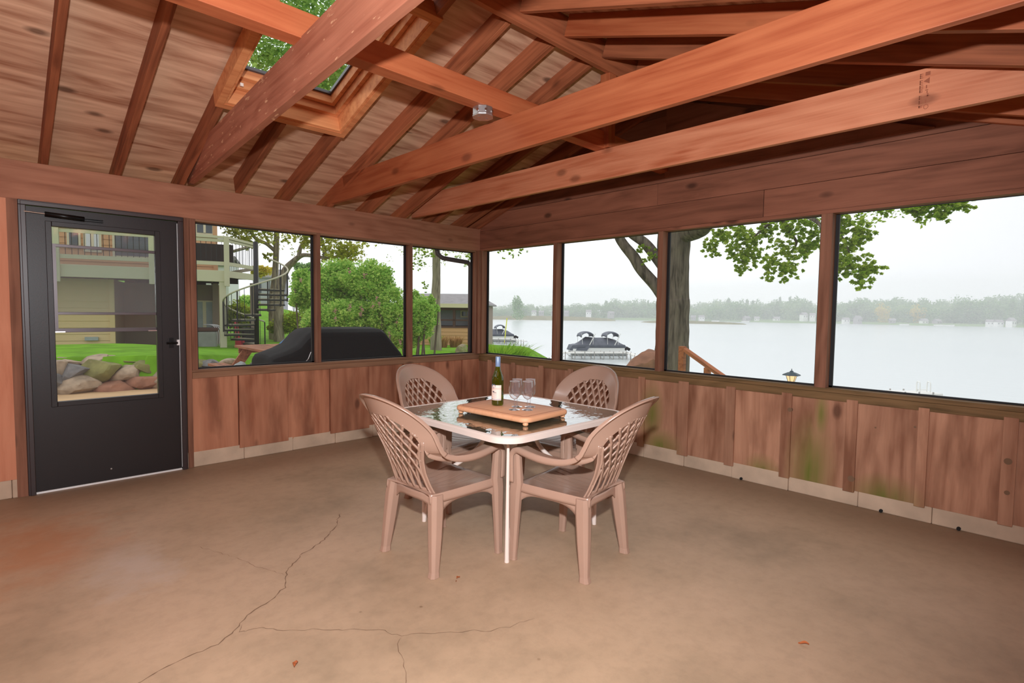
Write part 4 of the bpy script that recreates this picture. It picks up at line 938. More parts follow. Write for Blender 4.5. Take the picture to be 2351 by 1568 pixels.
# --- stone wall: every rock its own mesh
def rock(name, c, s, seed, mat, label, group, rz=0, cat='rock', sharp=False):
    bm = bmesh.new(); bmesh.ops.create_icosphere(bm, subdivisions=4, radius=1)
    off = Vector((seed*3.7, seed*1.9, seed*.7)); planes = []
    rr = random.Random(seed)
    for _ in range(9):
        d = Vector((rr.gauss(0, 1), rr.gauss(0, 1), rr.gauss(0, 1))).normalized(); planes.append((d, rr.uniform(.5 if sharp else .6, .85)))
    for v in bm.verts:
        p = v.co.copy()
        for d, k in planes:
            q = p.dot(d)
            if q > k: p -= d*(q-k)*.97
        p *= 1+.08*noise.noise(p*1.7+off)+.035*noise.noise(p*6+off)
        v.co = Vector((p.x*s[0], p.y*s[1], p.z*s[2]))*1.24
    me = bpy.data.meshes.new(name); bm.to_mesh(me); bm.free()
    for p in me.polygons: p.use_smooth = True
    me.set_sharp_from_angle(angle=R(22))
    o = link(name, me, mat); o.location = c; o.rotation_euler = (rr.uniform(-.2, .2), rr.uniform(-.2, .2), rz); return tag(o, label, cat, group)
flat('rock_tan', srgb(160, 140, 118), .9, var=.35, scale=7, bump=.5); flat('rock_grey', srgb(112, 108, 106), .9, var=.3, scale=7, bump=.5)
flat('rock_moss', srgb(124, 120, 70), .9, var=.3, scale=6, bump=.5); flat('rock_red', srgb(150, 106, 84), .9, var=.25, scale=6, bump=.5)
# (u, v, half width px, half height px, material, label)
RK = [(170, 888, 38, 19, 'rock_tan', 'big rounded tan boulder at the lower left of the stone wall'), (258, 888, 43, 17, 'rock_red', 'long reddish boulder at the bottom of the stone wall'), (332, 879, 33, 17, 'rock_red', 'rusty pointed boulder at the lower right of the stone wall'),
      (168, 855, 30, 16, 'rock_grey', 'dark grey angular stone above the tan boulder'), (228, 850, 33, 22, 'rock_moss', 'large mossy triangular stone in the middle of the wall'), (292, 857, 31, 14, 'rock_tan', 'low wedge stone right of the mossy triangle'), (341, 846, 22, 15, 'rock_moss', 'rounded mossy stone near the right side of the door glass'),
      (137, 852, 16, 17, 'rock_tan', 'stone cut off by the left edge of the door glass'), (157, 832, 20, 9, 'rock_tan', 'flat pale capstone at the left top of the wall'), (216, 827, 20, 8, 'rock_tan', 'flat capstone above the mossy triangle'), (249, 835, 22, 13, 'rock_tan', 'pale peaked stone at the top middle of the wall'), (299, 832, 22, 9, 'rock_moss', 'small domed capstone at the right top of the wall'), (301, 841, 20, 7, 'rock_grey', 'flat slab below the domed capstone'), (358, 829, 12, 8, 'rock_red', 'small orange stone at the top right in the door glass'), (375, 872, 20, 20, 'rock_tan', 'boulder hidden behind the right door stile'), (392, 850, 18, 13, 'rock_grey', 'grey stone beyond the right door stile'), (112, 885, 26, 19, 'rock_grey', 'boulder behind the left door stile'), (100, 850, 24, 16, 'rock_tan', 'upper stone behind the left door stile'),
      (462, 838, 9, 13, 'rock_moss', 'yellowish upright stone at the lower left of the first screen'), (481, 836, 12, 8, 'rock_grey', 'grey stone behind the picnic bench'), (487, 848, 15, 9, 'rock_tan', 'pale stone low behind the picnic bench'), (524, 831, 8, 6, 'rock_tan', 'small pink stone behind the picnic table leg'), (588, 837, 8, 5, 'rock_grey', 'small stone between the picnic table legs'), (505, 852, 13, 9, 'rock_grey', 'low grey stone under the bench end')]
for i, (u, v, hw, hh_, mt, lb) in enumerate(RK):
    base_v = 905 if u < 420 else 862
    D = 11.15 + (.12 if v < 870 else 0)+(.2 if v < 845 else 0)
    if u > 420: D = 11.6
    p = at(u, v, D); k = D/1240*.94
    rock('rock', p, (hw*k*1.02, .24+.0*hw, hh_*k*1.05), i*3+2, mt, lb, 'stones of the retaining wall', rz=-.85 if False else math.atan2(_R.y, _R.x), sharp=mt in ('rock_grey', 'rock_moss'))
p = at(1062, 801, 18.5); rock('rock', (p.x, p.y, ground(p.x, p.y)+.12), (.2, .2, .2), 77, 'rock_tan', 'pale boulder on the lawn seen left of the room corner', None)
p = at(1482, 845, 10.5); rock('rock', p, (.42, .3, .28), 81, 'rock_red', 'tan boulder beside the big tree trunk', None)

# --- the house up the lawn: local frame, x to the left along the deck front, y away from the porch
HA1 = at(521, 640, 20.4); HA0 = at(60, 640, 20.9); HA1.z = 0; HA0.z = 0
hx_ = (HA0-HA1).normalized(); hy_ = Vector((-hx_.y, hx_.x, 0))
if hy_.dot(HA1-Vector((CAM.x, CAM.y, 0))) < 0: hy_ = -hy_
HM = Matrix(((hx_.x, hy_.x, 0, HA1.x), (hx_.y, hy_.y, 0, HA1.y), (0, 0, 1, 0), (0, 0, 0, 1)))
HMi = HM.inverted()
def hl(u, v, yd):                                   # sight line meets the plane y = yd of the house frame
    o_ = HMi @ CAM; d = HMi.to_3x3() @ ray(u, v); return o_+d*((yd-o_.y)/d.y)
house = empty('house'); house.matrix_world = HM; tag(house, 'tan sided two-storey house up the lawn behind a raised deck', 'house')
def hb(name, boxes, mat, par=house, **k):
    mb = MB()
    for bx in boxes: mb.box(*bx)
    return mb.build(name, mat, par, **k)
x262 = hl(262, 750, .9).x; xL = 16.0
def clap(x0, x1, y, z0, z1, step, mb, t=.02):
    z = z0
    while z < z1-.01:
        zz = min(z+step, z1); mb.add([(x0, y, z), (x1, y, z), (x1, y+.0, zz), (x0, y, zz), (x0, y-t, z), (x1, y-t, z)], [(4, 5, 2, 3), (0, 1, 5, 4)]); z = zz
mb = MB(); clap(x262, xL, .9, -.15, 2.2, .205, mb); w_ = mb.build('siding', 'siding_tan', house)
hb('corner_trim', [(x262-.03, x262+.10, .84, .95, -.15, 2.2)], 'siding_tan'); hb('foundation', [(x262, xL, .85, 1.0, -.3, -.08)], 'stone_pile')
hb('wall', [(x262-.02, x262, .9, 4.6, -.1, 2.2)], 'siding_taupe')
v0 = hl(210, 778, .8); hb('wall_vent', [(v0.x-.17, v0.x+.17, .8, .87, v0.z-.05, v0.z+.06)], 'curtain_grey')
# recess below the deck, its shade put into the dark and taupe colours
xr = hl(455, 740, 4.5).x; xe_ = hl(505, 740, 3.2).x
hb('recess_wall', [(xr-.3, x262+.1, 4.6, 4.7, -.1, 2.6)], 'deck_under')
hb('recess_window', [(hl(400, 700, 4.5).x, hl(330, 700, 4.5).x, 4.5, 4.58, .3, 2.0)], 'window_dark')
hb('wall', [(xe_, xr+3.4, 3.2, 3.35, -.1, 2.2)], 'siding_taupe'); hb('corner_trim', [(xe_-.06, xe_+.14, 3.12, 3.22, -.1, 2.2)], 'siding_tan')
pd0, pd1 = hl(490, 740, 3.1), hl(440, 740, 3.1)
pw = hb('patio_door', [(pd0.x, pd1.x, 3.12, 3.2, -.0, hl(470, 690, 3.1).z)], 'trim_cream')
zt_ = hl(470, 693, 3.1).z
for (ua, ub) in ((488, 474), (466, 450)):
    xa, xb = hl(ua, 740, 3.1).x, hl(ub, 740, 3.1).x; hb('curtain', [(xa, xb, 3.10, 3.12, .05, zt_)], 'curtain_grey', pw)
# upper storey set back
mb = MB(); xu = hl(497, 540, 3.4).x; clap(xu, xL, 3.4, 2.5, 6.2, .2, mb); mb.build('siding', 'siding_orange', house)
hb('corner_trim', [(xu-.03, xu+.12, 3.33, 3.42, 2.5, 6.2)], 'siding_orange')
def hwin(ua, ub, va, vb, yd, mat='window_dark', mull=True):
    a = hl(ua, va, yd); c = hl(ub, vb, yd); f = hb('window_frame', [(c.x-.07, a.x+.07, yd-.03, yd, c.z-.07, a.z+.07)], 'trim_cream'); hb('pane', [(c.x, a.x, yd-.045, yd-.031, c.z, a.z)], mat, f)
    if mull: mx_ = (c.x+a.x)/2; hb('mullion', [(mx_-.04, mx_+.04, yd-.06, yd-.045, c.z, a.z)], 'trim_cream', f)
hwin(452, 487, 515, 536, 3.38); hwin(158, 180, 505, 565, 3.38, 'window_dark', False); hwin(196, 228, 505, 575, 3.38, 'curtain_white', True); hwin(262, 345, 500, 590, 3.38, 'window_dark', False)
hb('roof', [(xu-.5, xL+.3, 2.9, 9, 6.2, 6.4)], 'grey_shingle')
hb('end_wall', [(xu, xu+.1, 3.5, 9, 2.5, 6.2), (xe_, xe_+.1, 3.35, 9, -.1, 2.2)], 'siding_taupe')
# raised deck
deck = empty('raised_deck'); deck.matrix_world = HM; tag(deck, 'cream painted raised deck with railing in front of the house', 'deck')
xe2, ye2 = -1.0, 1.7
hb('fascia', [(0, xL, 0, .05, 2.2, 2.57)], 'deck_paint', deck, bevel=.01)
mb = MB(); mb.bar((0, .0, 2.46), (xe2, ye2, 2.46), .05, .22); mb.build('fascia', 'deck_paint', deck)
mb = MB(); P = [(xL, .05, 2.45), (0, .05, 2.45), (xe2, ye2, 2.45), (xe2, 3.4, 2.45), (xL, 3.4, 2.45)]; mb.prism(P, (0, 0, .1)); mb.build('decking', 'deck_under', deck)
mb = MB()
for k in range(12): mb.box(.4+k*.6, .45+k*.6, .06, 3.3, 2.22, 2.45)
mb.box(-.4, xL, 1.6, 1.7, 2.2, 2.45); mb.build('joists', 'deck_under', deck)
for (x, y) in ((.12, .12), (xe2+.1, ye2), (.3, 3.0), (6.6, 1.0)):
    hb('post', [(x-.09, x+.11, y-.1, y+.1, -.15, 2.25)], 'siding_taupe' if y > 1 else 'deck_paint', deck)
for x in (0, hl(130, 600, 0).x, hl(349, 600, 0).x, 12): hb('rail_post', [(x-.08, x+.08, -.1, .0, 2.05, 3.70)], 'deck_paint', deck, bevel=.01)
hb('rail_post', [(xe2-.08, xe2+.08, ye2-.1, ye2+.04, 2.0, 3.7)], 'deck_paint', deck)
hb('rail', [(0, xL, -.08, .08, 3.62, 3.7), (0, xL, -.05, 0, 3.5, 3.6), (0, xL, -.05, 0, 2.74, 2.86)], 'deck_paint', deck)
mb = MB(); mb.bar((0, 0, 3.66), (xe2, ye2, 3.66), .12, .08); mb.bar((0, 0, 2.80), (xe2, ye2, 2.80), .05, .12); mb.bar((0, 0, 3.56), (xe2, ye2, 3.56), .05, .08); mb.build('rail', 'deck_paint', deck)
_q = HMi @ at(524, 600, 26.0); qx, qy = _q.x, _q.y
mb = MB(); mb.bar((xe2, ye2, 3.66), (qx, qy, 3.66), .12, .08); mb.bar((xe2, ye2, 2.8), (qx, qy, 2.8), .05, .12); mb.build('rail', 'rail_cap', deck)
nb_ = 0
for k in range(56):
    x = .14+k*.15; mb = MB(); mb.tube([(x, -.02, 2.86), (x, -.02, 3.5)], .009, 5); mb.build('baluster', 'iron_black', deck); nb_ += 1
for k in range(8):
    t = (k+.7)/9; mb = MB(); mb.tube([(xe2*t, ye2*t, 2.86), (xe2*t, ye2*t, 3.52)], .009, 5); mb.build('baluster', 'iron_black', deck)
for k in range(14):
    t = (k+1)/15; mb = MB(); mb.tube([(lerp(xe2, qx, t), lerp(ye2, qy, t), 2.86), (lerp(xe2, qx, t), lerp(ye2, qy, t), 3.62)], .009, 5); mb.build('baluster', 'iron_black', deck)
# things on and under the deck
a = hl(449, 560, 1.2); o = hb('seat_back', [(a.x-1.15, a.x+.6, 1.2, 1.28, 2.9, 3.55)], 'deck_under', None); 
o.name = 'lounge_screen'; o.matrix_world = HM; tag(o, 'dark woven chair backs behind the deck railing', 'chair')
a = hl(455, 640, 1.0)
g_ = empty('grill', HM @ Vector((hl(452, 780, 1.6).x, 1.6, -.1))); g_.rotation_euler = (0, 0, math.atan2(hx_.y, hx_.x)); tag(g_, 'grey covered grill cabinet under the deck', 'grill')
mb = MB(); mb.box(-.62, .75, 0, .7, 0, .62); mb.build('cover', 'grill_cover_grey', g_, bevel=.05); mb = MB(); mb.box(-.66, .8, -.02, .72, .62, .74); mb.build('lid', 'porch_brown', g_, bevel=.03)
ch_ = MB(); q = HM @ Vector((hl(498, 780, 1.3).x, 1.3, -.1))
for k in range(4): ch_.tube(catmull([(q.x+.06*k, q.y, q.z), (q.x+.02+.06*k, q.y+.02, q.z+.5), (q.x-.1+.06*k, q.y+.04, q.z+.8), (q.x-.4+.06*k, q.y+.05, q.z+.85)], 5), .014, 6)
tag(ch_.build('folding_chair', 'alu', smooth=True), 'stack of folded metal garden chairs beside the deck post', 'chair')
q = at(549, 782, 21.2); tr_ = empty('hand_trolley', (q.x, q.y, -.05)); tag(tr_, 'red and black wheeled toy behind the spiral stair', 'trolley')
mb = MB(); mb.bar((0, 0, 0), (-.1, 0, .9), .1, .1); mb.box(-.1, .16, -.1, .1, .05, .35); mb.build('frame', 'red_plastic', tr_); mb = MB(); mb.box(.1, .5, -.1, .1, .1, .7); mb.build('bag', 'iron_black', tr_, bevel=.05); mb = MB(); mb.tube([(.3, -.06, .12), (.3, .06, .12)], .13, 16); mb.build('wheel', 'red_plastic', tr_)

# --- spiral staircase
sc_ = at(590, 795, 20.0); sp_ = empty('spiral_staircase', (sc_.x, sc_.y, -.08)); sp_.rotation_euler = (0, 0, math.atan2(_R.y, _R.x)); tag(sp_, 'black iron spiral staircase with pale handrail rising to the deck', 'staircase')
SR = .98
mb = MB(); mb.tube([(0, 0, 0), (0, 0, 3.62)], .075, 16); mb.build('pole', 'iron_black', sp_, smooth=True)
NT = 13
def hel(t, r_, dz=0): a = R(100+350*t); return Vector((r_*math.cos(a), r_*math.sin(a), .12+2.5*t+dz))
# angles: 180 is left, 270 towards the porch, 0 right, 90 away
for k in range(NT):
    t0 = k/NT; a0 = R(100+350*t0-14); a1 = R(100+350*t0+15); z = -.02+2.2*t0
    P = [(.06*math.cos(a0), .06*math.sin(a0), z), (SR*math.cos(a0), SR*math.sin(a0), z), (SR*math.cos((a0+a1)/2), SR*math.sin((a0+a1)/2), z), (SR*math.cos(a1), SR*math.sin(a1), z), (.06*math.cos(a1), .06*math.sin(a1), z)]
    mb = MB(); mb.prism(P, (0, 0, .05)); mb.build('tread', 'iron_black', sp_)
    mb = MB(); mb.prism([(x*.97, y*.97, z_+.05) for (x, y, z_) in P], (0, 0, .025)); mb.build('tread_board', 'tread_grey', sp_)
    mb = MB(); q0 = hel(t0, SR, .0); mb.tube([(q0.x, q0.y, z-.02), (q0.x, q0.y, z+.95)], .022, 8); mb.build('newel', 'iron_black', sp_)
for k in range(40):
    t = k/40
    if k % 3 == 0: continue
    q0 = hel(t, SR); mb = MB(); mb.tube([(q0.x, q0.y, -.02+2.2*math.floor(t*NT)/NT), (q0.x, q0.y, -.02+2.2*t+.95)], .009, 5); mb.build('baluster', 'iron_black', sp_)
mb = MB(); mb.tube([hel(k/60, SR, (-.02+2.2*k/60+.97)-(2.5*k/60+.12)) for k in range(61)], .027, 8); mb.build('handrail', 'rail_cap', sp_, smooth=True)

# --- picnic table
pa, pb_, pc = atz(537, 791, .70), atz(622, 806.5, .70), atz(679, 794, .70)
ln_ = (pb_-pa); lx = ln_.normalized(); lw = Vector((-lx.y, lx.x, 0)); 
if lw.dot(pc-pb_) < 0: lw = -lw
LN = min(ln_.length, 1.9); WD = .78
pt = empty('picnic_table'); pt.matrix_world = Matrix(((lx.x, lw.x, 0, pb_.x), (lx.y, lw.y, 0, pb_.y), (0, 0, 1, -.05), (0, 0, 0, 1))); tag(pt, 'wet wooden picnic table with slanted legs outside the first screen', 'picnic table')
for k in range(5): mb = MB(); y_ = k*WD/5; mb.box(-LN, 0, y_+.006, y_+WD/5-.006, .70, .74); mb.build('top_plank', 'picnic_wood', pt, bevel=.004)
for (y_, yo) in ((-.42, 0), (WD+.17, 0)): mb = MB(); mb.box(-LN, 0, y_, y_+.25, .40, .44); mb.build('bench_plank', 'picnic_wood', pt, bevel=.004)
for x_ in (-LN+.25, -.28):
    for (ya, yb) in ((.18, -.30), (WD-.18, WD+.30)): mb = MB(); mb.bar((x_, ya, .70), (x_, yb, 0), .05, .19, up=(1, 0, 0)) if False else mb.prism([(x_-.025, ya-.09, .70), (x_-.025, ya+.09, .70), (x_-.025, yb+.09, 0), (x_-.025, yb-.09, 0)], (.05, 0, 0)); mb.build('leg', 'picnic_wood', pt)
    mb = MB(); mb.box(x_-.07, x_-.03, -.40, WD+.40, .28, .40); mb.build('brace', 'picnic_wood', pt); mb = MB(); mb.box(x_-.07, x_-.03, .02, WD-.02, .61, .70); mb.build('brace', 'picnic_wood', pt)
b = MB(); q = pt.matrix_world @ Vector((-.55, -.30, .445)); 
rock('glass_ornament', (q.x, q.y, q.z+.05), (.09, .06, .06), 9, 'curtain_grey', 'small shiny grey lump lying on the picnic bench', None, cat='ornament')

# --- black covered grill just outside
prof = [(629, 842), (628, 824), (634, 817), (668, 803), (694, 790), (712, 769), (728, 756), (742, 752.5), (880, 752), (888, 756), (912, 787), (926, 806), (929, 842)]
GY = .62; PG = []
for (u, v) in prof: p = aty(u, v, GY); PG.append((p.x, p.z))
PG[0] = (PG[0][0], -.04); PG[-1] = (PG[-1][0]+.02, -.04)
mb = MB(); ns = 8; vv = []; n = len(PG)
for s_ in range(ns+1):
    t = s_/ns; y = GY+.66*t; ed = 1-.06*(abs(2*t-1)**6)
    for (x, z) in PG: vv.append((x+.02*noise.noise(Vector((x*4, y*3, z*3))), y+.02*noise.noise(Vector((x*3, z*5, 2))), max(-.04, -.04+(z+.04)*ed-.012*math.sin(PI*t*2)**2)))
mb.add(vv, [(s_*n+k, (s_+1)*n+k, (s_+1)*n+k+1, s_*n+k+1) for s_ in range(ns) for k in range(n-1)]+[tuple(range(n)), tuple(range(ns*n, ns*n+n))[::-1]])
gc = tag(mb.build('covered_grill', 'cover_black', smooth=True, bevel=.03, angle=50), 'large grill under a wrinkled black cover right outside the screens', 'grill')
p1, p2 = aty(714, 808, GY-.012), aty(697, 836, GY-.012)
mb = MB(); mb.tube([p1, p1.lerp(p2, .5)+Vector((.01, 0, -.01)), p2], .004, 6); mb.build('cover_strap', 'alu', gc)

# --- blue tarp
tp = at(662, 790, 14.5); mb = MB()
def tarp(i, j):
    x = (i-.5)*2; y = (j-.5)*2; h_ = .62*max(0, 1-abs(x-.15)**1.3)*max(0, 1-abs(y)**1.6)+.05*noise.noise(Vector((x*3, y*3, 1)))
    q = tp+_R*(x*.62)+Vector((_F.x, _F.y, 0)).normalized()*y*.5; return Vector((q.x, q.y, .08+max(0, h_)))
mb.grid(tarp, 14, 12); tag(mb.build('tarp', 'tarp_blue', solid=.01), 'crumpled bright blue tarp draped over a heap behind the picnic table', 'tarp')

# --- shrubs and trees on the land side
def shrub(name, specs, size, mat, label, cat='shrub', blossom=0, stems=True, group=None, seed=1):
    rnd = random.Random(seed); mb = MB()
    for (u, v, D, ru, rv, n) in specs:
        c = at(u, v, D); k = D/1240
        crown(mb, c, (ru*k, ru*k*.8, rv*k), int(n*1.9), size, rnd, lumps=max(6, n//120), small=.34); leaves(mb, c, (ru*k*.8, ru*k*.7, rv*k*.8), int(n*.8), size, rnd, .1)
    e = empty(name, (c.x, c.y, ground(c.x, c.y))); tag(e, label, cat, group)
    o = mb.build('foliage', mat); o.parent = e; o.location = -e.location
    if stems:
        sm_ = MB()
        for (u, v, D, ru, rv, n) in specs:
            c = at(u, v, D); 
            for q in range(4): a = q*1.7; sm_.tube([(c.x+.1*math.cos(a), c.y+.1*math.sin(a), ground(c.x, c.y)-.1), (c.x+.25*math.cos(a), c.y+.25*math.sin(a), c.z)], .018, 6)
        o = sm_.build('stems', 'bark'); o.parent = e; o.location = -e.location
    if blossom:
        bl = MB()
        for _ in range(blossom):
            (u, v, D, ru, rv, n) = specs[rnd.randrange(len(specs))]; c = at(u+rnd.uniform(-.8, .8)*ru, v+rnd.uniform(-.8, .6)*rv, D-ru*D/1240*.72)
            leaves(bl, c, (.05, .05, .09), 26, .018, rnd, 0)
        o = bl.build('blossom', 'blossom'); o.parent = e; o.location = -e.location
    return e
shrub('lilac_bush', [(700, 665, 12.6, 42, 65, 2600), (770, 650, 12, 62, 70, 5200), (850, 650, 11.6, 66, 68, 5600), (800, 735, 11.4, 90, 60, 5200), (895, 720, 11.2, 50, 66, 3400), (915, 770, 11, 34, 40, 2200), (730, 740, 11.6, 40, 50, 2400)], .034, 'leaf_lilac', 'big green lilac bush with pale pink blossoms behind the black grill cover', blossom=26, seed=3)
shrub('lilac_bush', [(955, 730, 11.8, 48, 62, 5000), (985, 715, 12.4, 26, 46, 1800), (940, 770, 11.8, 36, 40, 2600), (948, 690, 12.2, 22, 34, 900)], .034, 'leaf_lilac', 'smaller drooping bush right of the lilac in the corner screen', blossom=0, seed=5)
shrub('forsythia_bush', [(672, 740, 25, 30, 34, 1500), (640, 750, 26, 26, 26, 900)], .07, 'leaf_lime', 'yellow-green shrub right of the spiral stair pole', seed=8)
shrub('forsythia_bush', [(545, 725, 27, 34, 42, 2000), (572, 745, 27, 22, 36, 1000)], .07, 'leaf_lime', 'yellow-green shrub behind the lower spiral stair', seed=9)
shrub('round_bush', [(680, 690, 34, 18, 20, 900)], .10, 'leaf_lilac', 'round dark bush on the far lawn beside the lilac', seed=10)
shrub('round_bush', [(560, 690, 40, 40, 16, 900), (520, 700, 38, 22, 20, 600)], .12, 'leaf_lilac', 'green bush far behind the deck posts', seed=11)
shrub('yellow_bush', [(602, 622, 60, 28, 14, 900)], .16, 'leaf_far_yellow', 'yellow blooming tree far behind the spiral stair', seed=12, stems=False)
shrub('tree_mass', [(700, 640, 48, 34, 44, 1800), (740, 645, 52, 40, 40, 1400)], .16, 'leaf_far_pale', 'pale leafy trees beyond the lawn behind the lilac', cat='tree', seed=13)
def tree(name, limbs, clusters, leaf, size, label, seed=1, lump=.6, mat='leaf_maple', group=None):
    """limbs: list of [(u,v,D,r)...]; clusters: (u,v,D,rpx,n)"""
    rnd = random.Random(seed); u0, v0, D0, r0 = limbs[0][0]; b0 = at(u0, v0, D0); e = empty(name, (b0.x, b0.y, ground(b0.x, b0.y))); tag(e, label, 'tree', group)
    for k, lm in enumerate(limbs):
        pts = [at(u, v, D) for (u, v, D, r_) in lm]; rr = [r_ for (_, _, _, r_) in lm]
        if k == 0: pts = [Vector((pts[0].x, pts[0].y, ground(pts[0].x, pts[0].y)-.3))]+pts; rr = [rr[0]*1.2]+rr
        P = catmull(pts, 6); rad = []
        for i in range(len(P)):
            f = i/6; a_ = int(min(f, len(rr)-1.001)); rad.append(lerp(rr[a_], rr[min(a_+1, len(rr)-1)], f-a_))
        rad = [r_*(1+.07*noise.noise(P[i]*3)) for i, r_ in enumerate(rad)]
        mb = MB(); mb.tube(P, rad, 14 if rr[0] > .1 else 7); o = mb.build('trunk' if k == 0 else ('limb' if rr[0] > .04 else 'twig'), 'bark' if name == 'maple_tree' else 'bark_pale', smooth=True); o.parent = e; o.location = -e.location
    mb = MB()
    for (u, v, D, rp, n_) in clusters:
        c = at(u, v, D); k = D/1240*rp
        for _ in range(max(3, n_//8)):
            d = Vector((rnd.gauss(0, .5), rnd.gauss(0, .5), rnd.gauss(0, .5))); leaves(mb, c+d*k, (k*.22, k*.22, k*.16), 12, size, rnd, .2)
    o = mb.build('foliage', leaf); o.parent = e; o.location = -e.location
    return e
tree('garden_tree', [[(626, 690, 27, .16), (631, 640, 27, .14), (634, 580, 27, .125), (636, 500, 27, .11), (640, 380, 27, .08)], [(630, 575, 27, .09), (612, 560, 27, .08), (588, 548, 26.8, .08), (572, 528, 26.5, .07), (540, 490, 26, .05)], [(618, 560, 27, .06), (608, 540, 27, .05), (596, 520, 27, .04)]],
     [(560, 540, 26, 26, 420), (600, 530, 26, 26, 420), (540, 530, 26, 18, 200), (612, 590, 26.5, 12, 160), (660, 545, 27, 16, 160), (560, 500, 27, 50, 1200), (650, 490, 27, 60, 1400), (600, 440, 27, 80, 2200)], 'leaf_yellow', .06, 'tall pale-barked garden tree behind the spiral stair', seed=21)
tree('garden_tree', [[(640, 700, 25, .19), (646, 650, 25, .17), (656, 620, 25, .15), (672, 602, 24.8, .13), (690, 588, 24.5, .10), (708, 586, 24.2, .08), (760, 592, 24, .06), (800, 575, 24, .05)], [(686, 590, 24.5, .10), (690, 568, 24.5, .08), (700, 548, 24.5, .06), (706, 500, 24.5, .05)], [(742, 600, 24, .09), (745, 575, 24, .08), (735, 540, 24, .06)]],
     [(700, 545, 24, 24, 460), (720, 560, 24, 20, 260), (770, 570, 23.5, 32, 900), (810, 572, 23.5, 26, 700), (745, 560, 24, 20, 300), (790, 595, 23.5, 24, 400), (730, 500, 24, 60, 1400), (800, 500, 24, 60, 1400)], 'leaf_yellow', .055, 'leaning garden tree with a long arching limb above the lilac', seed=22)
tree('shore_tree', [[(1001, 790, 19, .2), (1000, 700, 19, .165), (1002, 640, 19, .14), (1002, 580, 19, .135), (1005, 480, 19, .11)]],
     [(985, 585, 18.5, 14, 160), (960, 575, 18.5, 16, 180), (968, 610, 18.5, 14, 90), (975, 655, 18.5, 10, 90), (1018, 590, 19, 12, 130), (1060, 592, 18, 22, 130), (1085, 590, 18, 16, 130), (950, 605, 18, 12, 60), (1000, 500, 19, 90, 2600)], 'leaf_maple', .035, 'bare straight trunk rising behind the boathouse roof corner', seed=23)
# leafy canopy above the porch roof, seen through the skylight
rnd = random.Random(5); mb = MB()
for k in range(110):
    c = Vector((rnd.uniform(-1.8, 4.5), rnd.uniform(3.2, 10), rnd.uniform(4.6, 9.8)))
    if c.z < 3.9+.28*(c.y-2): continue
    leaves(mb, c, (.9, .9, .7), 420, .05, rnd, .1)
e = empty('overhanging_tree', (1.8, 8.5, ground(1.8, 8.5))); tag(e, 'leafy tree crown overhead seen through the skylight', 'tree')
o = mb.build('foliage', 'leaf_canopy'); o.parent = e; o.location = -e.location
mb = MB(); mb.tube(catmull([(2.6, 10.5, 3.9), (2.4, 9.8, 5.2), (1.8, 8, 6.2), (.8, 6, 7)], 5), [.1]*8+[.06]*8, 8); o = mb.build('limb', 'bark', smooth=True); o.parent = e; o.location = -e.location

# --- tan boathouse
ba, bb_ = at(985, 790, 25.0), at(1110, 790, 24.6); ba.z = bb_.z = 0
bx_ = (ba-bb_).normalized(); by_ = Vector((-bx_.y, bx_.x, 0)); 
if by_.dot(bb_-Vector((CAM.x, CAM.y, 0))) < 0: by_ = -by_
BM = Matrix(((bx_.x, by_.x, 0, bb_.x), (bx_.y, by_.y, 0, bb_.y), (0, 0, 1, 0), (0, 0, 0, 1))); BMi = BM.inverted()
def bl_(u, v, yd): o_ = BMi @ CAM; d = BMi.to_3x3() @ ray(u, v); return o_+d*((yd-o_.y)/d.y)
bh = empty('boathouse'); bh.matrix_world = BM; tag(bh, 'tan sided boathouse with grey roof and brown porch by the water', 'boathouse')
def bbx(nm, boxes, mat, par=bh):
    mb = MB()
    for q in boxes: mb.box(*q)
    return mb.build(nm, mat, par)
BW = 3.6; zd = bl_(1050, 752, 0).z; ze = bl_(1100, 702, 0).z
mb = MB(); clap(.55, BW, 0, -.6, zd, .16, mb); mb.build('lower_siding', 'siding_orange', bh)
bbx('porch_floor', [(0.5, BW, -.02, 1.3, zd-.02, zd+.06)], 'porch_brown')
mb = MB(); clap(0, BW+1, 1.3, zd, ze, .09, mb, .012); mb.build('porch_wall', 'house_grey', bh)
mb = MB(); clap(0, .5, .35, -1.4, ze, .09, mb, .012); mb.build('siding', 'siding_taupe', bh)
bbx('corner_trim', [(-.08, .04, .2, .4, -1.6, ze)], 'trim_cream'); bbx('end_wall', [(-.02, .0, .3, 4.2, -1.6, ze)], 'siding_taupe')
for x in (.62, 1.35, 2.35, 3.3): bbx('porch_post', [(x-.05, x+.07, 0, .1, zd, ze)], 'porch_brown')
bbx('porch_rail', [(.5, BW, 0, .06, zd+.30, zd+.37), (.5, BW, 0, .06, zd+.02, zd+.06)], 'porch_brown')
bbx('porch_beam', [(.4, BW, -.02, .1, ze-.22, ze)], 'porch_brown')
f = bbx('window_frame', [(.62, 1.25, 1.22, 1.28, zd+.45, ze-.2)], 'trim_cream'); bbx('pane', [(.70, .95, 1.2, 1.22, zd+.52, ze-.27), (1.0, 1.18, 1.2, 1.22, zd+.52, ze-.27)], 'window_dark', f)
f = bbx('window_frame', [(.06, .42, .28, .33, zd+.35, ze-.15)], 'trim_cream'); bbx('pane', [(.14, .34, .26, .28, zd+.43, ze-.23)], 'window_dark', f)
zr = bl_(1050, 678, 1.9).z; mb = MB()
mb.prism([(-.2, -.25, ze), (BW+.4, -.25, ze), (BW+.4, 1.9, zr), (.55, 1.9, zr)], (0, 0, .07)); mb.prism([(-.2, 4.4, ze), (BW+.4, 4.4, ze), (BW+.4, 1.9, zr), (.55, 1.9, zr)], (0, 0, .07)); mb.prism([(-.2, -.25, ze), (-.2, 4.4, ze), (.55, 1.9, zr)], (0, 0, .07)); mb.build('roof', 'grey_shingle', bh)
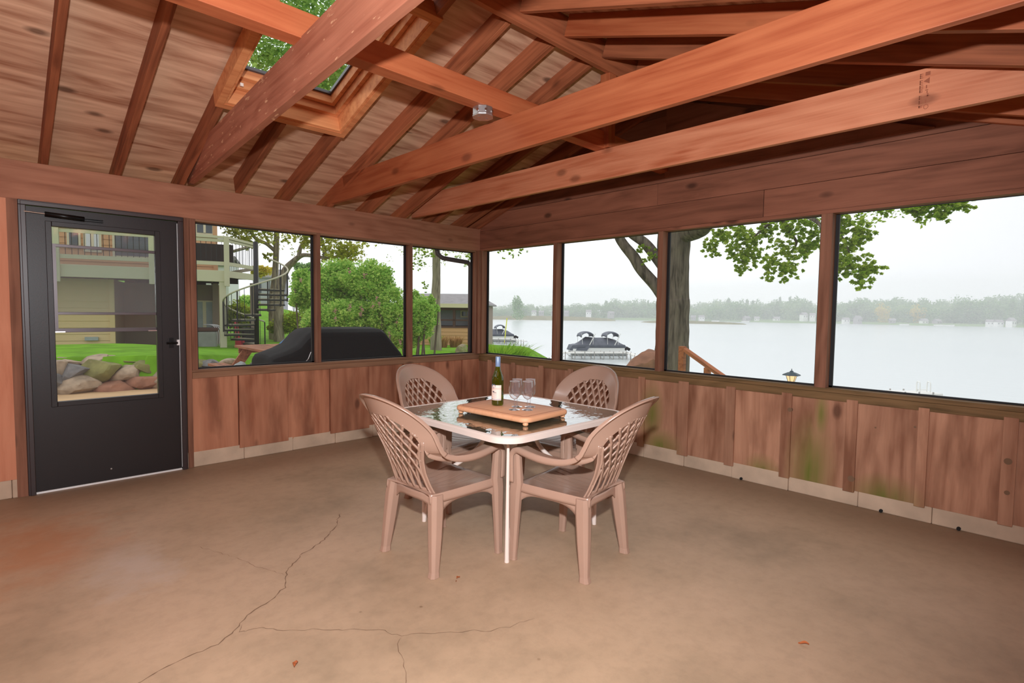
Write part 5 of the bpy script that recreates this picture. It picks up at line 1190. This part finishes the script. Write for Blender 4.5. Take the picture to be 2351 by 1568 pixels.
bbx('fascia', [(-.22, BW+.4, -.3, -.24, ze-.10, ze+.08)], 'trim_cream')
for i, (u, D) in enumerate(((1014, 22), (1046, 22.5), (1000, 22))):
    p = at(u, 780, D); tuft('ornamental_grass', (p.x, p.y, ground(p.x, p.y)), 160, .55, .5, 'dry_grass' if i < 2 else 'grass_blade', ['dry tan grass clump at the left foot of the boathouse', 'dry tan grass clump in front of the boathouse wall', 'green grass clump at the left foot of the boathouse'][i], 'grass', w=.02)
p = at(1145, 815, 15.5); tuft('ornamental_grass', (p.x, p.y, ground(p.x, p.y)), 900, p.z+.45-ground(p.x, p.y), 1.5, 'grass_blade', 'bright green arching grass clump at the bank by the room corner', 'grass', .9, w=.014)
p = at(1105, 822, 15); tuft('ornamental_grass', (p.x, p.y, ground(p.x, p.y)), 500, p.z+.2-ground(p.x, p.y), 1.3, 'grass_blade', 'low green grass under the boathouse corner', 'grass', .9, w=.014)
# grey neighbour house far behind
def far_house(u, v, D, w, h, rh, wall, roof, label, group=None, turn=0.0, wins=3):
    c = at(u, v, D); e = empty('house', c); e.rotation_euler = (0, 0, math.atan2(_R.y, _R.x)+turn); tag(e, label, 'house', group)
    mb = MB(); mb.box(-w/2, w/2, 0, w*.7, -2, h); mb.build('walls', wall, e)
    mb = MB(); o_ = .06*w; mb.prism([(-w/2-o_, -o_, h), (w/2+o_, -o_, h), (w/2+o_, w*.35, h+rh), (-w/2-o_, w*.35, h+rh)], (0, 0, .2)); mb.prism([(-w/2-o_, w*.7+o_, h), (w/2+o_, w*.7+o_, h), (w/2+o_, w*.35, h+rh), (-w/2-o_, w*.35, h+rh)], (0, 0, .2)); mb.prism([(-w/2, 0, h), (-w/2, w*.7, h), (-w/2, w*.35, h+rh)], (w, 0, 0)); mb.build('roof', roof, e)
    for k in range(wins): mb = MB(); x = -w/2+w*(k+.5)/wins; mb.box(x-w*.06, x+w*.06, -.08, 0, h*.35, h*.75); mb.build('window', 'window_dark', e)
    return e
far_house(612, 690, 75, 3.4, 2.8, 1.0, 'house_grey', 'grey_shingle', 'grey house far behind the spiral stair', wins=2)
far_house(492, 690, 34, 1.6, 1.9, .4, 'curtain_white', 'grey_shingle', 'white sided neighbour house between the deck posts', wins=1)

# --- the big maple on the lake side
OD = 12.2
tree('maple_tree', [[(1541, 850, OD, .40), (1543, 790, OD, .345), (1545, 700, OD, .345), (1545, 680, OD, .335), (1546, 600, OD, .325), (1548, 530, OD, .35), (1553, 440, OD, .36), (1560, 320, OD, .32)],
    [(1530, 690, OD, .14), (1502, 652, OD, .13), (1472, 618, OD, .125), (1455, 590, OD, .12), (1432, 562, OD, .11), (1418, 535, OD, .10), (1408, 480, OD, .08)],
    [(1530, 620, OD, .14), (1503, 585, OD, .12), (1480, 558, OD, .11), (1455, 540, OD, .10), (1420, 515, OD, .09)],
    [(1560, 540, OD, .2), (1590, 530, OD-.4, .2), (1612, 520, OD-.8, .19), (1640, 490, OD-1, .15)],
    [(1640, 490, OD-1, .1), (1760, 500, 10.6, .05), (1795, 505, 10.5, .035), (1815, 535, 10.5, .03), (1828, 560, 10.5, .02), (1805, 590, 10.5, .012)],
    [(1795, 505, 10.5, .03), (1765, 515, 10.5, .022), (1730, 545, 10.5, .014)],
    [(1800, 480, 10.2, .05), (1860, 500, 9.8, .035), (1885, 520, 9.6, .025), (1900, 560, 9.5, .015)],
    [(1900, 500, 9.6, .03), (1930, 540, 9.5, .02), (1950, 580, 9.5, .012)]],
    [(1470, 570, OD-.2, 12, 90), (1495, 585, OD-.2, 12, 110), (1480, 600, OD-.2, 8, 45), (1660, 535, 11, 24, 420), (1630, 565, 11, 18, 220), (1645, 580, 11, 12, 90), (1700, 540, 10.8, 26, 450), (1725, 560, 10.8, 22, 340), (1690, 575, 10.8, 22, 320), (1712, 595, 10.8, 20, 300), (1735, 590, 10.8, 14, 160), (1702, 618, 10.8, 14, 160), (1760, 530, 10.6, 20, 260), (1795, 515, 10.5, 22, 340), (1820, 530, 10.5, 20, 260), (1850, 515, 10.2, 22, 320), (1800, 570, 10.5, 20, 330), (1840, 580, 10.4, 22, 330), (1858, 560, 10.3, 20, 260), (1872, 540, 10.2, 16, 180), (1768, 605, 10.5, 18, 240), (1800, 612, 10.5, 20, 300), (1818, 622, 10.5, 14, 160), (1765, 632, 10.5, 13, 140), (1800, 645, 10.4, 9, 70),
     (1930, 520, 9.6, 22, 340), (1965, 530, 9.5, 22, 320), (1985, 550, 9.5, 14, 160), (1950, 560, 9.5, 20, 280), (1925, 590, 9.6, 22, 320), (1945, 610, 9.5, 20, 280), (1985, 610, 9.5, 20, 280), (2003, 618, 9.5, 13, 140), (1975, 640, 9.5, 20, 240), (1920, 625, 9.6, 14, 160), (1975, 655, 9.5, 9, 70), (1920, 505, 9.6, 18, 220),
     (2030, 488, 9, 10, 80), (2090, 475, 9, 18, 240), (2120, 472, 9, 20, 280), (2155, 470, 9, 20, 280), (2110, 495, 9, 12, 110), (2160, 492, 9, 14, 140), (2195, 472, 9, 16, 180), (2222, 474, 9, 9, 80),
     (1170, 573, 16, 18, 130), (1195, 575, 16, 12, 110), (1150, 572, 16, 12, 60),
     (1600, 400, 12, 90, 1600), (1800, 400, 11, 90, 1600), (2000, 400, 10, 90, 1600), (2150, 420, 9.5, 60, 900), (1450, 420, 12.5, 80, 1400)], 'leaf_maple', .036, 'thick trunked maple by the lake with hanging leafy branches', seed=31)
# wooden stair rail at the bank
hr = empty('stair_railing', at(1566, 850, 10)); tag(hr, 'reddish wooden stair handrail descending in front of the maple trunk', 'railing'); hr.location.z = 0
def wb(nm, p0, p1, w, h):
    o = timber(nm, p0, p1, w, h, 'rail_wood'); mw = o.matrix_world.copy(); o.parent = hr; o.matrix_parent_inverse = Matrix.Translation(-hr.location); return o
p0 = at(1567, 795, 10); wb('rail_post', (p0.x, p0.y, -.5), (p0.x, p0.y, p0.z), .11, .09) if False else None
mb = MB(); mb.box(p0.x-.05, p0.x+.05, p0.y-.05, p0.y+.05, -.7, p0.z); o = mb.build('rail_post', 'rail_wood', bevel=.004); o.parent = hr; o.location = -hr.location
p1 = at(1655, 866, 9.3); p2 = at(1560, 850, 10); d_ = (p1-at(1570, 805, 10)); p3 = at(1570, 805, 10)+d_*1.8
wb('handrail', at(1570, 805, 10), p3, .09, .06)
q = at(1570, 805, 10)+d_*.66; mb = MB(); mb.box(q.x-.045, q.x+.045, q.y-.045, q.y+.045, q.z-1.2, q.z); o = mb.build('rail_post', 'rail_wood', bevel=.004); o.parent = hr; o.location = -hr.location
q = at(1570, 805, 10)+d_*1.6; mb = MB(); mb.box(q.x-.045, q.x+.045, q.y-.045, q.y+.045, q.z-1.4, q.z); o = mb.build('rail_post', 'rail_wood', bevel=.004); o.parent = hr; o.location = -hr.location
# lamp post
lp = at(1817, 866, 9.0); lo_ = empty('lamp_post', (lp.x, lp.y, ground(lp.x, lp.y))); tag(lo_, 'lit lantern on a post in front of the lake', 'lamp')
zb = lp.z-ground(lp.x, lp.y)
mb = MB(); mb.tube([(0, 0, -.1), (0, 0, zb-.085)], .02, 10); mb.build('pole', 'lantern_metal', lo_, smooth=True)
mb = MB(); mb.lathe([(.03, zb-.085), (.04, zb-.07), (.001, zb-.07)], 6); mb.build('base_cup', 'lantern_metal', lo_)
mb = MB(); mb.lathe([(.042, zb-.068), (.075, zb+.035)], 6); mb.build('lantern_glass', 'lamp_glow', lo_)
mb = MB(); mb.lathe([(.128, zb+.028), (.12, zb+.042), (.055, zb+.072), (.03, zb+.078), (.02, zb+.095), (.006, zb+.10), (.005, zb+.125), (.001, zb+.128)], 6); mb.build('lantern_roof', 'lantern_metal', lo_)
for k in range(6): a = PI/3*k; mb = MB(); mb.tube([(.043*math.cos(a), .043*math.sin(a), zb-.07), (.077*math.cos(a), .077*math.sin(a), zb+.035)], .004, 5); mb.build('lantern_bar', 'lantern_metal', lo_)

# --- docks and boats
def dock(name, p0, p1, w, label, posts=6, legs_h=1.0, parent=None):
    p0 = Vector(p0); p1 = Vector(p1); d = (p1-p0); ln = d.length; e = empty(name, p0, math.atan2(d.y, d.x)); tag(e, label, 'dock')
    mb = MB(); mb.box(0, ln, -w/2, w/2, -.06, .06); mb.build('deck', 'dock_plank', e)
    for k in range(posts):
        for s_ in (-1, 1): mb = MB(); x = ln*(k+.3)/posts; mb.tube([(x, s_*w/2, -legs_h), (x, s_*w/2, .16)], .05, 6); mb.build('dock_leg', 'dock_pipe', e)
    for k in range(posts-1): mb = MB(); x = ln*(k+.3)/posts; mb.tube([(x+.2, -w/2, -.1), (x+1.1, -w/2, -.75)], .03, 5); mb.build('dock_brace', 'dock_pipe', e)
    return e
def boat(loc, rz, L_, label, bim=(.28, .72), mirror=1):
    e = empty('pontoon_boat', loc, rz); tag(e, label, 'boat', 'covered boats at the docks')
    for s_ in (-1, 1):
        mb = MB(); mb.tube([(-L_/2+.1, s_*.95, .12), (-L_/2+.8, s_*.95, 0), (L_/2-.6, s_*.95, 0), (L_/2-.1, s_*.95, .05)], [.12, .32, .32, .2], 12); mb.build('pontoon', 'pontoon_alu', e, smooth=True)
    mb = MB(); mb.box(-L_/2, L_/2-.2, -1.2, 1.2, .32, .42); mb.build('deck', 'boat_white', e)
    mb = MB(); mb.box(-L_/2+.2, L_/2-.5, -1.18, 1.18, .42, 1.0); mb.build('fence_panels', 'boat_white', e)
    # tent-like mooring cover
    pr = [(-L_/2-.1, .45, .2), (-L_/2+.15, 1.05, .6), (-L_/2+.75, 1.15, 1), (-L_/2+2.0, 2.05, 1), (-L_/2+3.2, 1.95, 1), (-L_/2+4.8, 1.95, 1), (L_/2-1.4, 1.7, 1), (L_/2-.5, 1.15, 1), (L_/2-.35, .85, 1)]
    mb = MB(); secs = []
    for (x, zt__, wf) in pr: secs.append([(x, -1.26*max(wf, .8), .78 if zt__ > .8 else .45), (x, -1.26*max(wf, .8), min(zt__, 1.12)), (x, -.55, lerp(min(zt__, 1.12), zt__, .7)), (x, 0, zt__), (x, .55, lerp(min(zt__, 1.12), zt__, .7)), (x, 1.26*max(wf, .8), min(zt__, 1.12)), (x, 1.26*max(wf, .8), .78 if zt__ > .8 else .45)])
    vv = [p for s_ in secs for p in s_]; mb.add(vv, [(i*7+k, (i+1)*7+k, (i+1)*7+k+1, i*7+k+1) for i in range(len(secs)-1) for k in range(6)]); mb.build('mooring_cover', 'boat_cover', e, smooth=True, solid=.03, angle=35)
    mb = MB(); mb.add([(-L_/2-.12, -1.1, .42), (-L_/2+1.9, -1.31, .42), (-L_/2+2.4, -1.31, 1.1), (-L_/2+.2, -1.28, 1.1)], [(0, 1, 2, 3)]); mb.build('cover_flap', 'boat_cover', e, solid=.03)
    for f in bim:
        x0 = -L_/2+f*L_; mb = MB()
        def can(i, j, x0=x0): a = PI*i; return Vector((x0-.8*math.cos(a), lerp(-1.1, 1.1, j), 2.35+.36*math.sin(a)**.7-.22*(1-math.sin(a)) - .1*(2*j-1)**2))
        mb.grid(can, 14, 6); bn = mb.build('bimini_top', 'boat_cover', e, smooth=True, solid=.1)
        for s_ in (-1, 1):
            for dx in (-.75, .75): mb = MB(); mb.tube([(x0+dx, s_*1.12, 2.5), (x0+dx*.85, s_*1.2, 1.0)], .022, 6); mb.build('bimini_frame', 'boat_white', bn)
        mb = MB(); mb.tube([(x0+.95, -1.15, 2.5), (x0+.2, -1.27, 1.1)], .05, 6); mb.build('bimini_brace', 'boat_white', bn)
    mb = MB(); mb.box(L_/2-.3, L_/2+.1, -.2, .2, -.3, .85); mb.bar((L_/2, 0, .75), (L_/2+.55, 0, .45), .35, .35); mb.build('outboard_motor', 'iron_black', e, bevel=.06)
    return e
b0 = atz(1308, 812, WZ+.25); b1 = atz(1440, 809, WZ+.25); dv = (b1-b0); mid_ = (b0+b1)/2
dvn = Vector((_R.x, _R.y, 0)).normalized(); dist_ = (mid_-CAM).dot(Vector((_F.x, _F.y, 0)))
bc_ = at(1372, 800, 68); bc_.z = WZ+.2; boat(bc_, math.atan2(_R.y, _R.x)+.12, 7.2, 'covered pontoon boat with two folded canopies at the dock')
fw = Vector((_F.x, _F.y, 0)).normalized()
q0 = at(1288, 810, 61); q0.z = WZ+.72; q1 = at(1441, 806, 63.5); q1.z = WZ+.72; dock('dock', q0, q1, 1.2, 'long white dock in front of the covered pontoon boat', 7)
q0 = at(1441, 806, 63.5); q0.z = WZ+.72; q1 = at(1482, 811, 54); q1.z = WZ+.72; dock('dock', q0, q1, .5, 'narrow dock end beside the pontoon boat motor', 4)
q0 = at(1224, 818, 50); q0.z = WZ+.72; q1 = at(1288, 816, 56); q1.z = WZ+.72; dock('dock', q0, q1, .7, 'thin dock walkway just left of the pontoon boat', 3)
bc_ = at(1136, 770, 94); bc_.z = WZ+.2; boat(bc_, math.atan2(_R.y, _R.x)+.2, 7.2, 'second covered boat with a dark canopy half hidden by the boathouse', bim=(.62,))
q0 = at(1095, 780, 89); q0.z = WZ+.75; q1 = at(1172, 777, 88); q1.z = WZ+.75; dock('dock', q0, q1, 1.2, 'white dock in front of the boat by the boathouse', 5)
q0 = at(1172, 777, 88); q0.z = WZ+.75; q1 = at(1208, 781, 82); q1.z = WZ+.75; dock('dock', q0, q1, .4, 'thin dock end right of the boathouse boat', 3)
q0 = at(2050, 922, 42); q0.z = WZ+.45; q1 = at(2145, 912, 43.5); q1.z = WZ+.55; dock('dock', q0, q1, 1.4, 'dock end with ladder just above the right sill', 3)
q = at(2119, 905, 43); e = empty('dock_ladder', (q.x, q.y, WZ+.55), math.atan2(_R.y, _R.x)); tag(e, 'white swim ladder standing at the end of the dock', 'ladder')
for s_ in (-1, 1):
    mb = MB(); mb.tube(catmull([(s_*.33, .12, -.6), (s_*.33, .12, .52), (s_*.33, .0, .62), (s_*.33, -.14, .55), (s_*.33, -.16, 0)], 5), .032, 8); mb.build('side_rail', 'boat_white', e, smooth=True)
for k in range(3): mb = MB(); mb.tube([(-.33, .12, .1-.28*k), (.33, .12, .1-.28*k)], .028, 8); mb.build('rung', 'boat_white', e)
for i, u in enumerate((1190, 1211)):
    q = at(u, 815, 40); mb = MB(); e = empty('step_railing', (q.x, q.y, q.z), math.atan2(_R.y, _R.x)); tag(e, ['thin grey step railing, left of the pair by the shore', 'thin grey step railing, right of the pair by the shore'][i], 'railing', 'step railings by the shore')
    for (a_, c_) in (((.15, 0, 0), (.15, 0, .75)), ((-.35, 0, .02), (.15, 0, .72)), ((-.35, 0, -.3), (.15, 0, .4)), ((-.35, 0, -.5), (-.35, 0, .02))): mb.tube([a_, c_], .016, 5)
    mb.build('bars', 'dock_pipe', e)
q = at(1158, 745, 90); mb = MB(); mb.tube([(q.x, q.y, WZ-.5), (q.x+.3, q.y-.3, q.z+1.1)], .09, 6); tag(mb.build('marker_pole', 'pipe_yellow'), 'yellow marker pole standing in the lake', 'pole')

# --- far shore: trees, houses, reeds (each its own object; copies share meshes)
def far_tree_mesh(seed, mat, kind):
    rnd = random.Random(seed); mb = MB(); n = 900
    if kind == 'pine':
        for k in range(6): leaves(mb, (0, 0, .25+.12*k), (.28-.04*k, .28-.04*k, .1), 130, .04, rnd, .3)
    else:
        for k in range(9):
            a = rnd.uniform(0, 2*PI); r_ = rnd.uniform(.1, .42); leaves(mb, (r_*math.cos(a), r_*math.sin(a), rnd.uniform(.35, .8)), (.3, .3, .22), n//9, .045, rnd, .4)
        leaves(mb, (0, 0, .2), (.55, .45, .22), 220, .05, rnd, .4)
    me = bpy.data.meshes.new('far_tree'); me.from_pydata(mb.v, [], mb.f); me.materials.append(MATS[mat]); return me
FT = [far_tree_mesh(k, 'leaf_far', 'round') for k in range(4)]+[far_tree_mesh(9, 'leaf_far', 'pine')]
FP = [far_tree_mesh(k+20, 'leaf_far_pale', 'round') for k in range(2)]; FYm = far_tree_mesh(30, 'leaf_far_yellow', 'round')
rnd = random.Random(11)
# skyline heights read off the photograph (u, row of the tree tops)
SKYL = [(1080, 700), (1125, 702), (1165, 700), (1190, 691), (1215, 700), (1262, 695), (1290, 697), (1330, 694), (1370, 688), (1430, 684), (1500, 686), (1580, 697), (1612, 693), (1640, 682), (1700, 682), (1740, 686), (1770, 690), (1800, 675), (1830, 679), (1860, 686), (1920, 688), (1960, 684), (2000, 681), (2060, 683), (2120, 682), (2170, 686), (2210, 680), (2260, 680), (2300, 674), (2400, 676)]
def skyrow(u):
    for i in range(len(SKYL)-1):
        if SKYL[i][0] <= u <= SKYL[i+1][0]: t = (u-SKYL[i][0])/(SKYL[i+1][0]-SKYL[i][0]); return lerp(SKYL[i][1], SKYL[i+1][1], t)
    return 690
u = 1085; cntf = 0
while u < 2420:
    for layer in range(2):
        uu = u+rnd.uniform(-8, 8); D = 420+60*layer+rnd.uniform(-25, 25)
        zt_ = at(uu, skyrow(uu)+rnd.uniform(-1, 5)+(8 if layer == 0 else 0), D).z; zt_ = max(zt_, WZ+7)
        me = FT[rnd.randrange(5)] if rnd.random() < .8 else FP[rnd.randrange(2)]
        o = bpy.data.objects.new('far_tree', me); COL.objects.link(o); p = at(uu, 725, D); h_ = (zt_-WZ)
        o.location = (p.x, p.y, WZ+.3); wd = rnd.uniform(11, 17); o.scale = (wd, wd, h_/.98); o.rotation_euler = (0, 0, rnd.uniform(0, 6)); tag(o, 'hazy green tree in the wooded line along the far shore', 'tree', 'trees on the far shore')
        cntf += 1
    u += 15
for i, (u_, v_, lb) in enumerate(((2030, 692, 'yellow-green tree on the far shore, left of the two yellow ones'), (2112, 695, 'yellow-green tree on the far shore, right of the two yellow ones'))):
    o = bpy.data.objects.new('far_tree', FYm); COL.objects.link(o); p = at(u_, 725, 396); o.location = (p.x, p.y, WZ+.3); o.scale = (8.5, 8.5, at(u_, v_, 396).z-WZ); tag(o, lb, 'tree')
o = bpy.data.objects.new('far_tree', FT[1]); COL.objects.link(o); p = at(1191, 725, 300); o.location = (p.x, p.y, WZ+.3); o.scale = (8.5, 8.5, 14); tag(o, 'rounded tree standing alone on the near point left of the first lake post', 'tree')
FH = [(1225, 716, 3.2, 'white'), (1243, 716, 3.0, 'grey'), (1275, 716, 3, 'grey'), (1300, 716, 3.4, 'grey'), (1352, 714, 4.2, 'white'), (1405, 716, 3.2, 'grey'), (1592, 722, 3.2, 'grey'), (1612, 722, 3.4, 'white'), (1718, 722, 3.2, 'grey'), (1738, 723, 3.0, 'white'), (1785, 722, 3, 'white'), (1850, 719, 4, 'white'), (1866, 719, 3.6, 'white'), (1945, 722, 3.2, 'white'), (1975, 720, 4.6, 'grey'), (2050, 722, 3, 'grey'), (2125, 728, 3.2, 'white'), (2158, 728, 3.0, 'grey'), (2275, 728, 3.2, 'white'), (2298, 728, 3.2, 'white'), (2330, 722, 4.6, 'white')]
for i, (u_, v_, h_, c_) in enumerate(FH):
    e = far_house(u_, v_, 385, 3.0+.5*(i % 3), h_*.5, h_*.36, 'boat_white' if c_ == 'white' else 'roof_pale', 'roof_pale' if c_ == 'white' else 'grey_shingle', 'x', None, turn=(i % 3-1)*.4, wins=2)
    e['label'] = '%s lakeside house on the far shore, %s of the row counted from the left' % ({'white': 'white', 'grey': 'grey roofed'}[c_], ORD[i] if i < 20 else 'last'); e['group'] = 'houses on the far shore'; e.location.z = WZ+.9 if v_ > 719 else WZ+3.0
# low banks under the trees and reed islands
b = MB(); P = []
for u_ in range(1060, 2460, 40):
    p = at(u_, 726, 378+8*math.sin(u_*.02)); P.append(Vector((p.x, p.y, 0)))
vv = []
for p in P:
    d_ = (p-Vector((CAM.x, CAM.y, 0))).normalized(); vv += [(p.x, p.y, WZ-.2), (p.x+d_.x*10, p.y+d_.y*10, WZ+1.0), (p.x+d_.x*300, p.y+d_.y*300, WZ+4)]
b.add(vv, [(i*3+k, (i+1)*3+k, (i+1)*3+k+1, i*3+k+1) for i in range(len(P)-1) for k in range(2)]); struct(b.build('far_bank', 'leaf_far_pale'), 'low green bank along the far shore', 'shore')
def reeds(ua, ub, v, D, h_, label, depth=18):
    rnd = random.Random(ua); mb = MB(); a = at(ua, v, D); c = at(ub, v, D); n = int((ub-ua)*16)
    side = Vector((_F.x, _F.y, 0)).normalized()
    for _ in range(n):
        t = rnd.random(); k = math.sin(PI*min(1, max(0, t)))**.35; q = a.lerp(c, t)+side*rnd.uniform(0, depth); hh_ = h_*rnd.uniform(.55, 1)*k; w_ = .35
        mb.add([(q.x-_R.x*w_, q.y-_R.y*w_, WZ-.1), (q.x+_R.x*w_, q.y+_R.y*w_, WZ-.1), (q.x+_R.x*w_*.2, q.y+_R.y*w_*.2, WZ+hh_), (q.x-_R.x*w_*.2, q.y-_R.y*w_*.2, WZ+hh_)], [(0, 1, 2, 3)])
    return tag(mb.build('reed_bed', 'reed'), label, 'reeds', kind='stuff')
reeds(1085, 1415, 727, 330, 2.6, 'long tan reed bed on the water left of the maple')
reeds(1490, 1716, 733, 290, 1.3, 'low flat reed island behind the maple trunk')
for i, (u_, v_) in enumerate(((1366, 722), (1390, 722), (1643, 727), (1712, 724), (2078, 732), (2158, 732), (2182, 733))):
    p = at(u_, v_, 372); mb = MB(); mb.prism([(-2, 0, 0), (2.2, 0, 0), (2.6, 0, .7), (-2.2, 0, .6)], (0, 1.4, 0)); o = mb.build('far_boat', 'boat_white'); o.location = (p.x, p.y, WZ+.05); o.rotation_euler = (0, 0, math.atan2(_R.y, _R.x)); tag(o, 'tiny white boat at the far shore, %s from the left' % ORD[i], 'boat', 'moored boats on the far shore')
# mist over the distant water
m = bpy.data.materials.new('mist'); m.use_nodes = True; m.node_tree.nodes.clear(); vs_ = m.node_tree.nodes.new('ShaderNodeVolumeScatter'); vs_.inputs['Color'].default_value = (1, 1, 1, 1); vs_.inputs['Density'].default_value = .0024
oo = m.node_tree.nodes.new('ShaderNodeOutputMaterial'); m.node_tree.links.new(vs_.outputs[0], oo.inputs['Volume']); MATS['mist'] = m

b = MB(); b.box(100, 560, -260, 640, WZ+.02, 30); mo = b.build('mist', 'mist'); tag(mo, 'thin pale mist hanging over the distant lake', 'mist', kind='stuff')
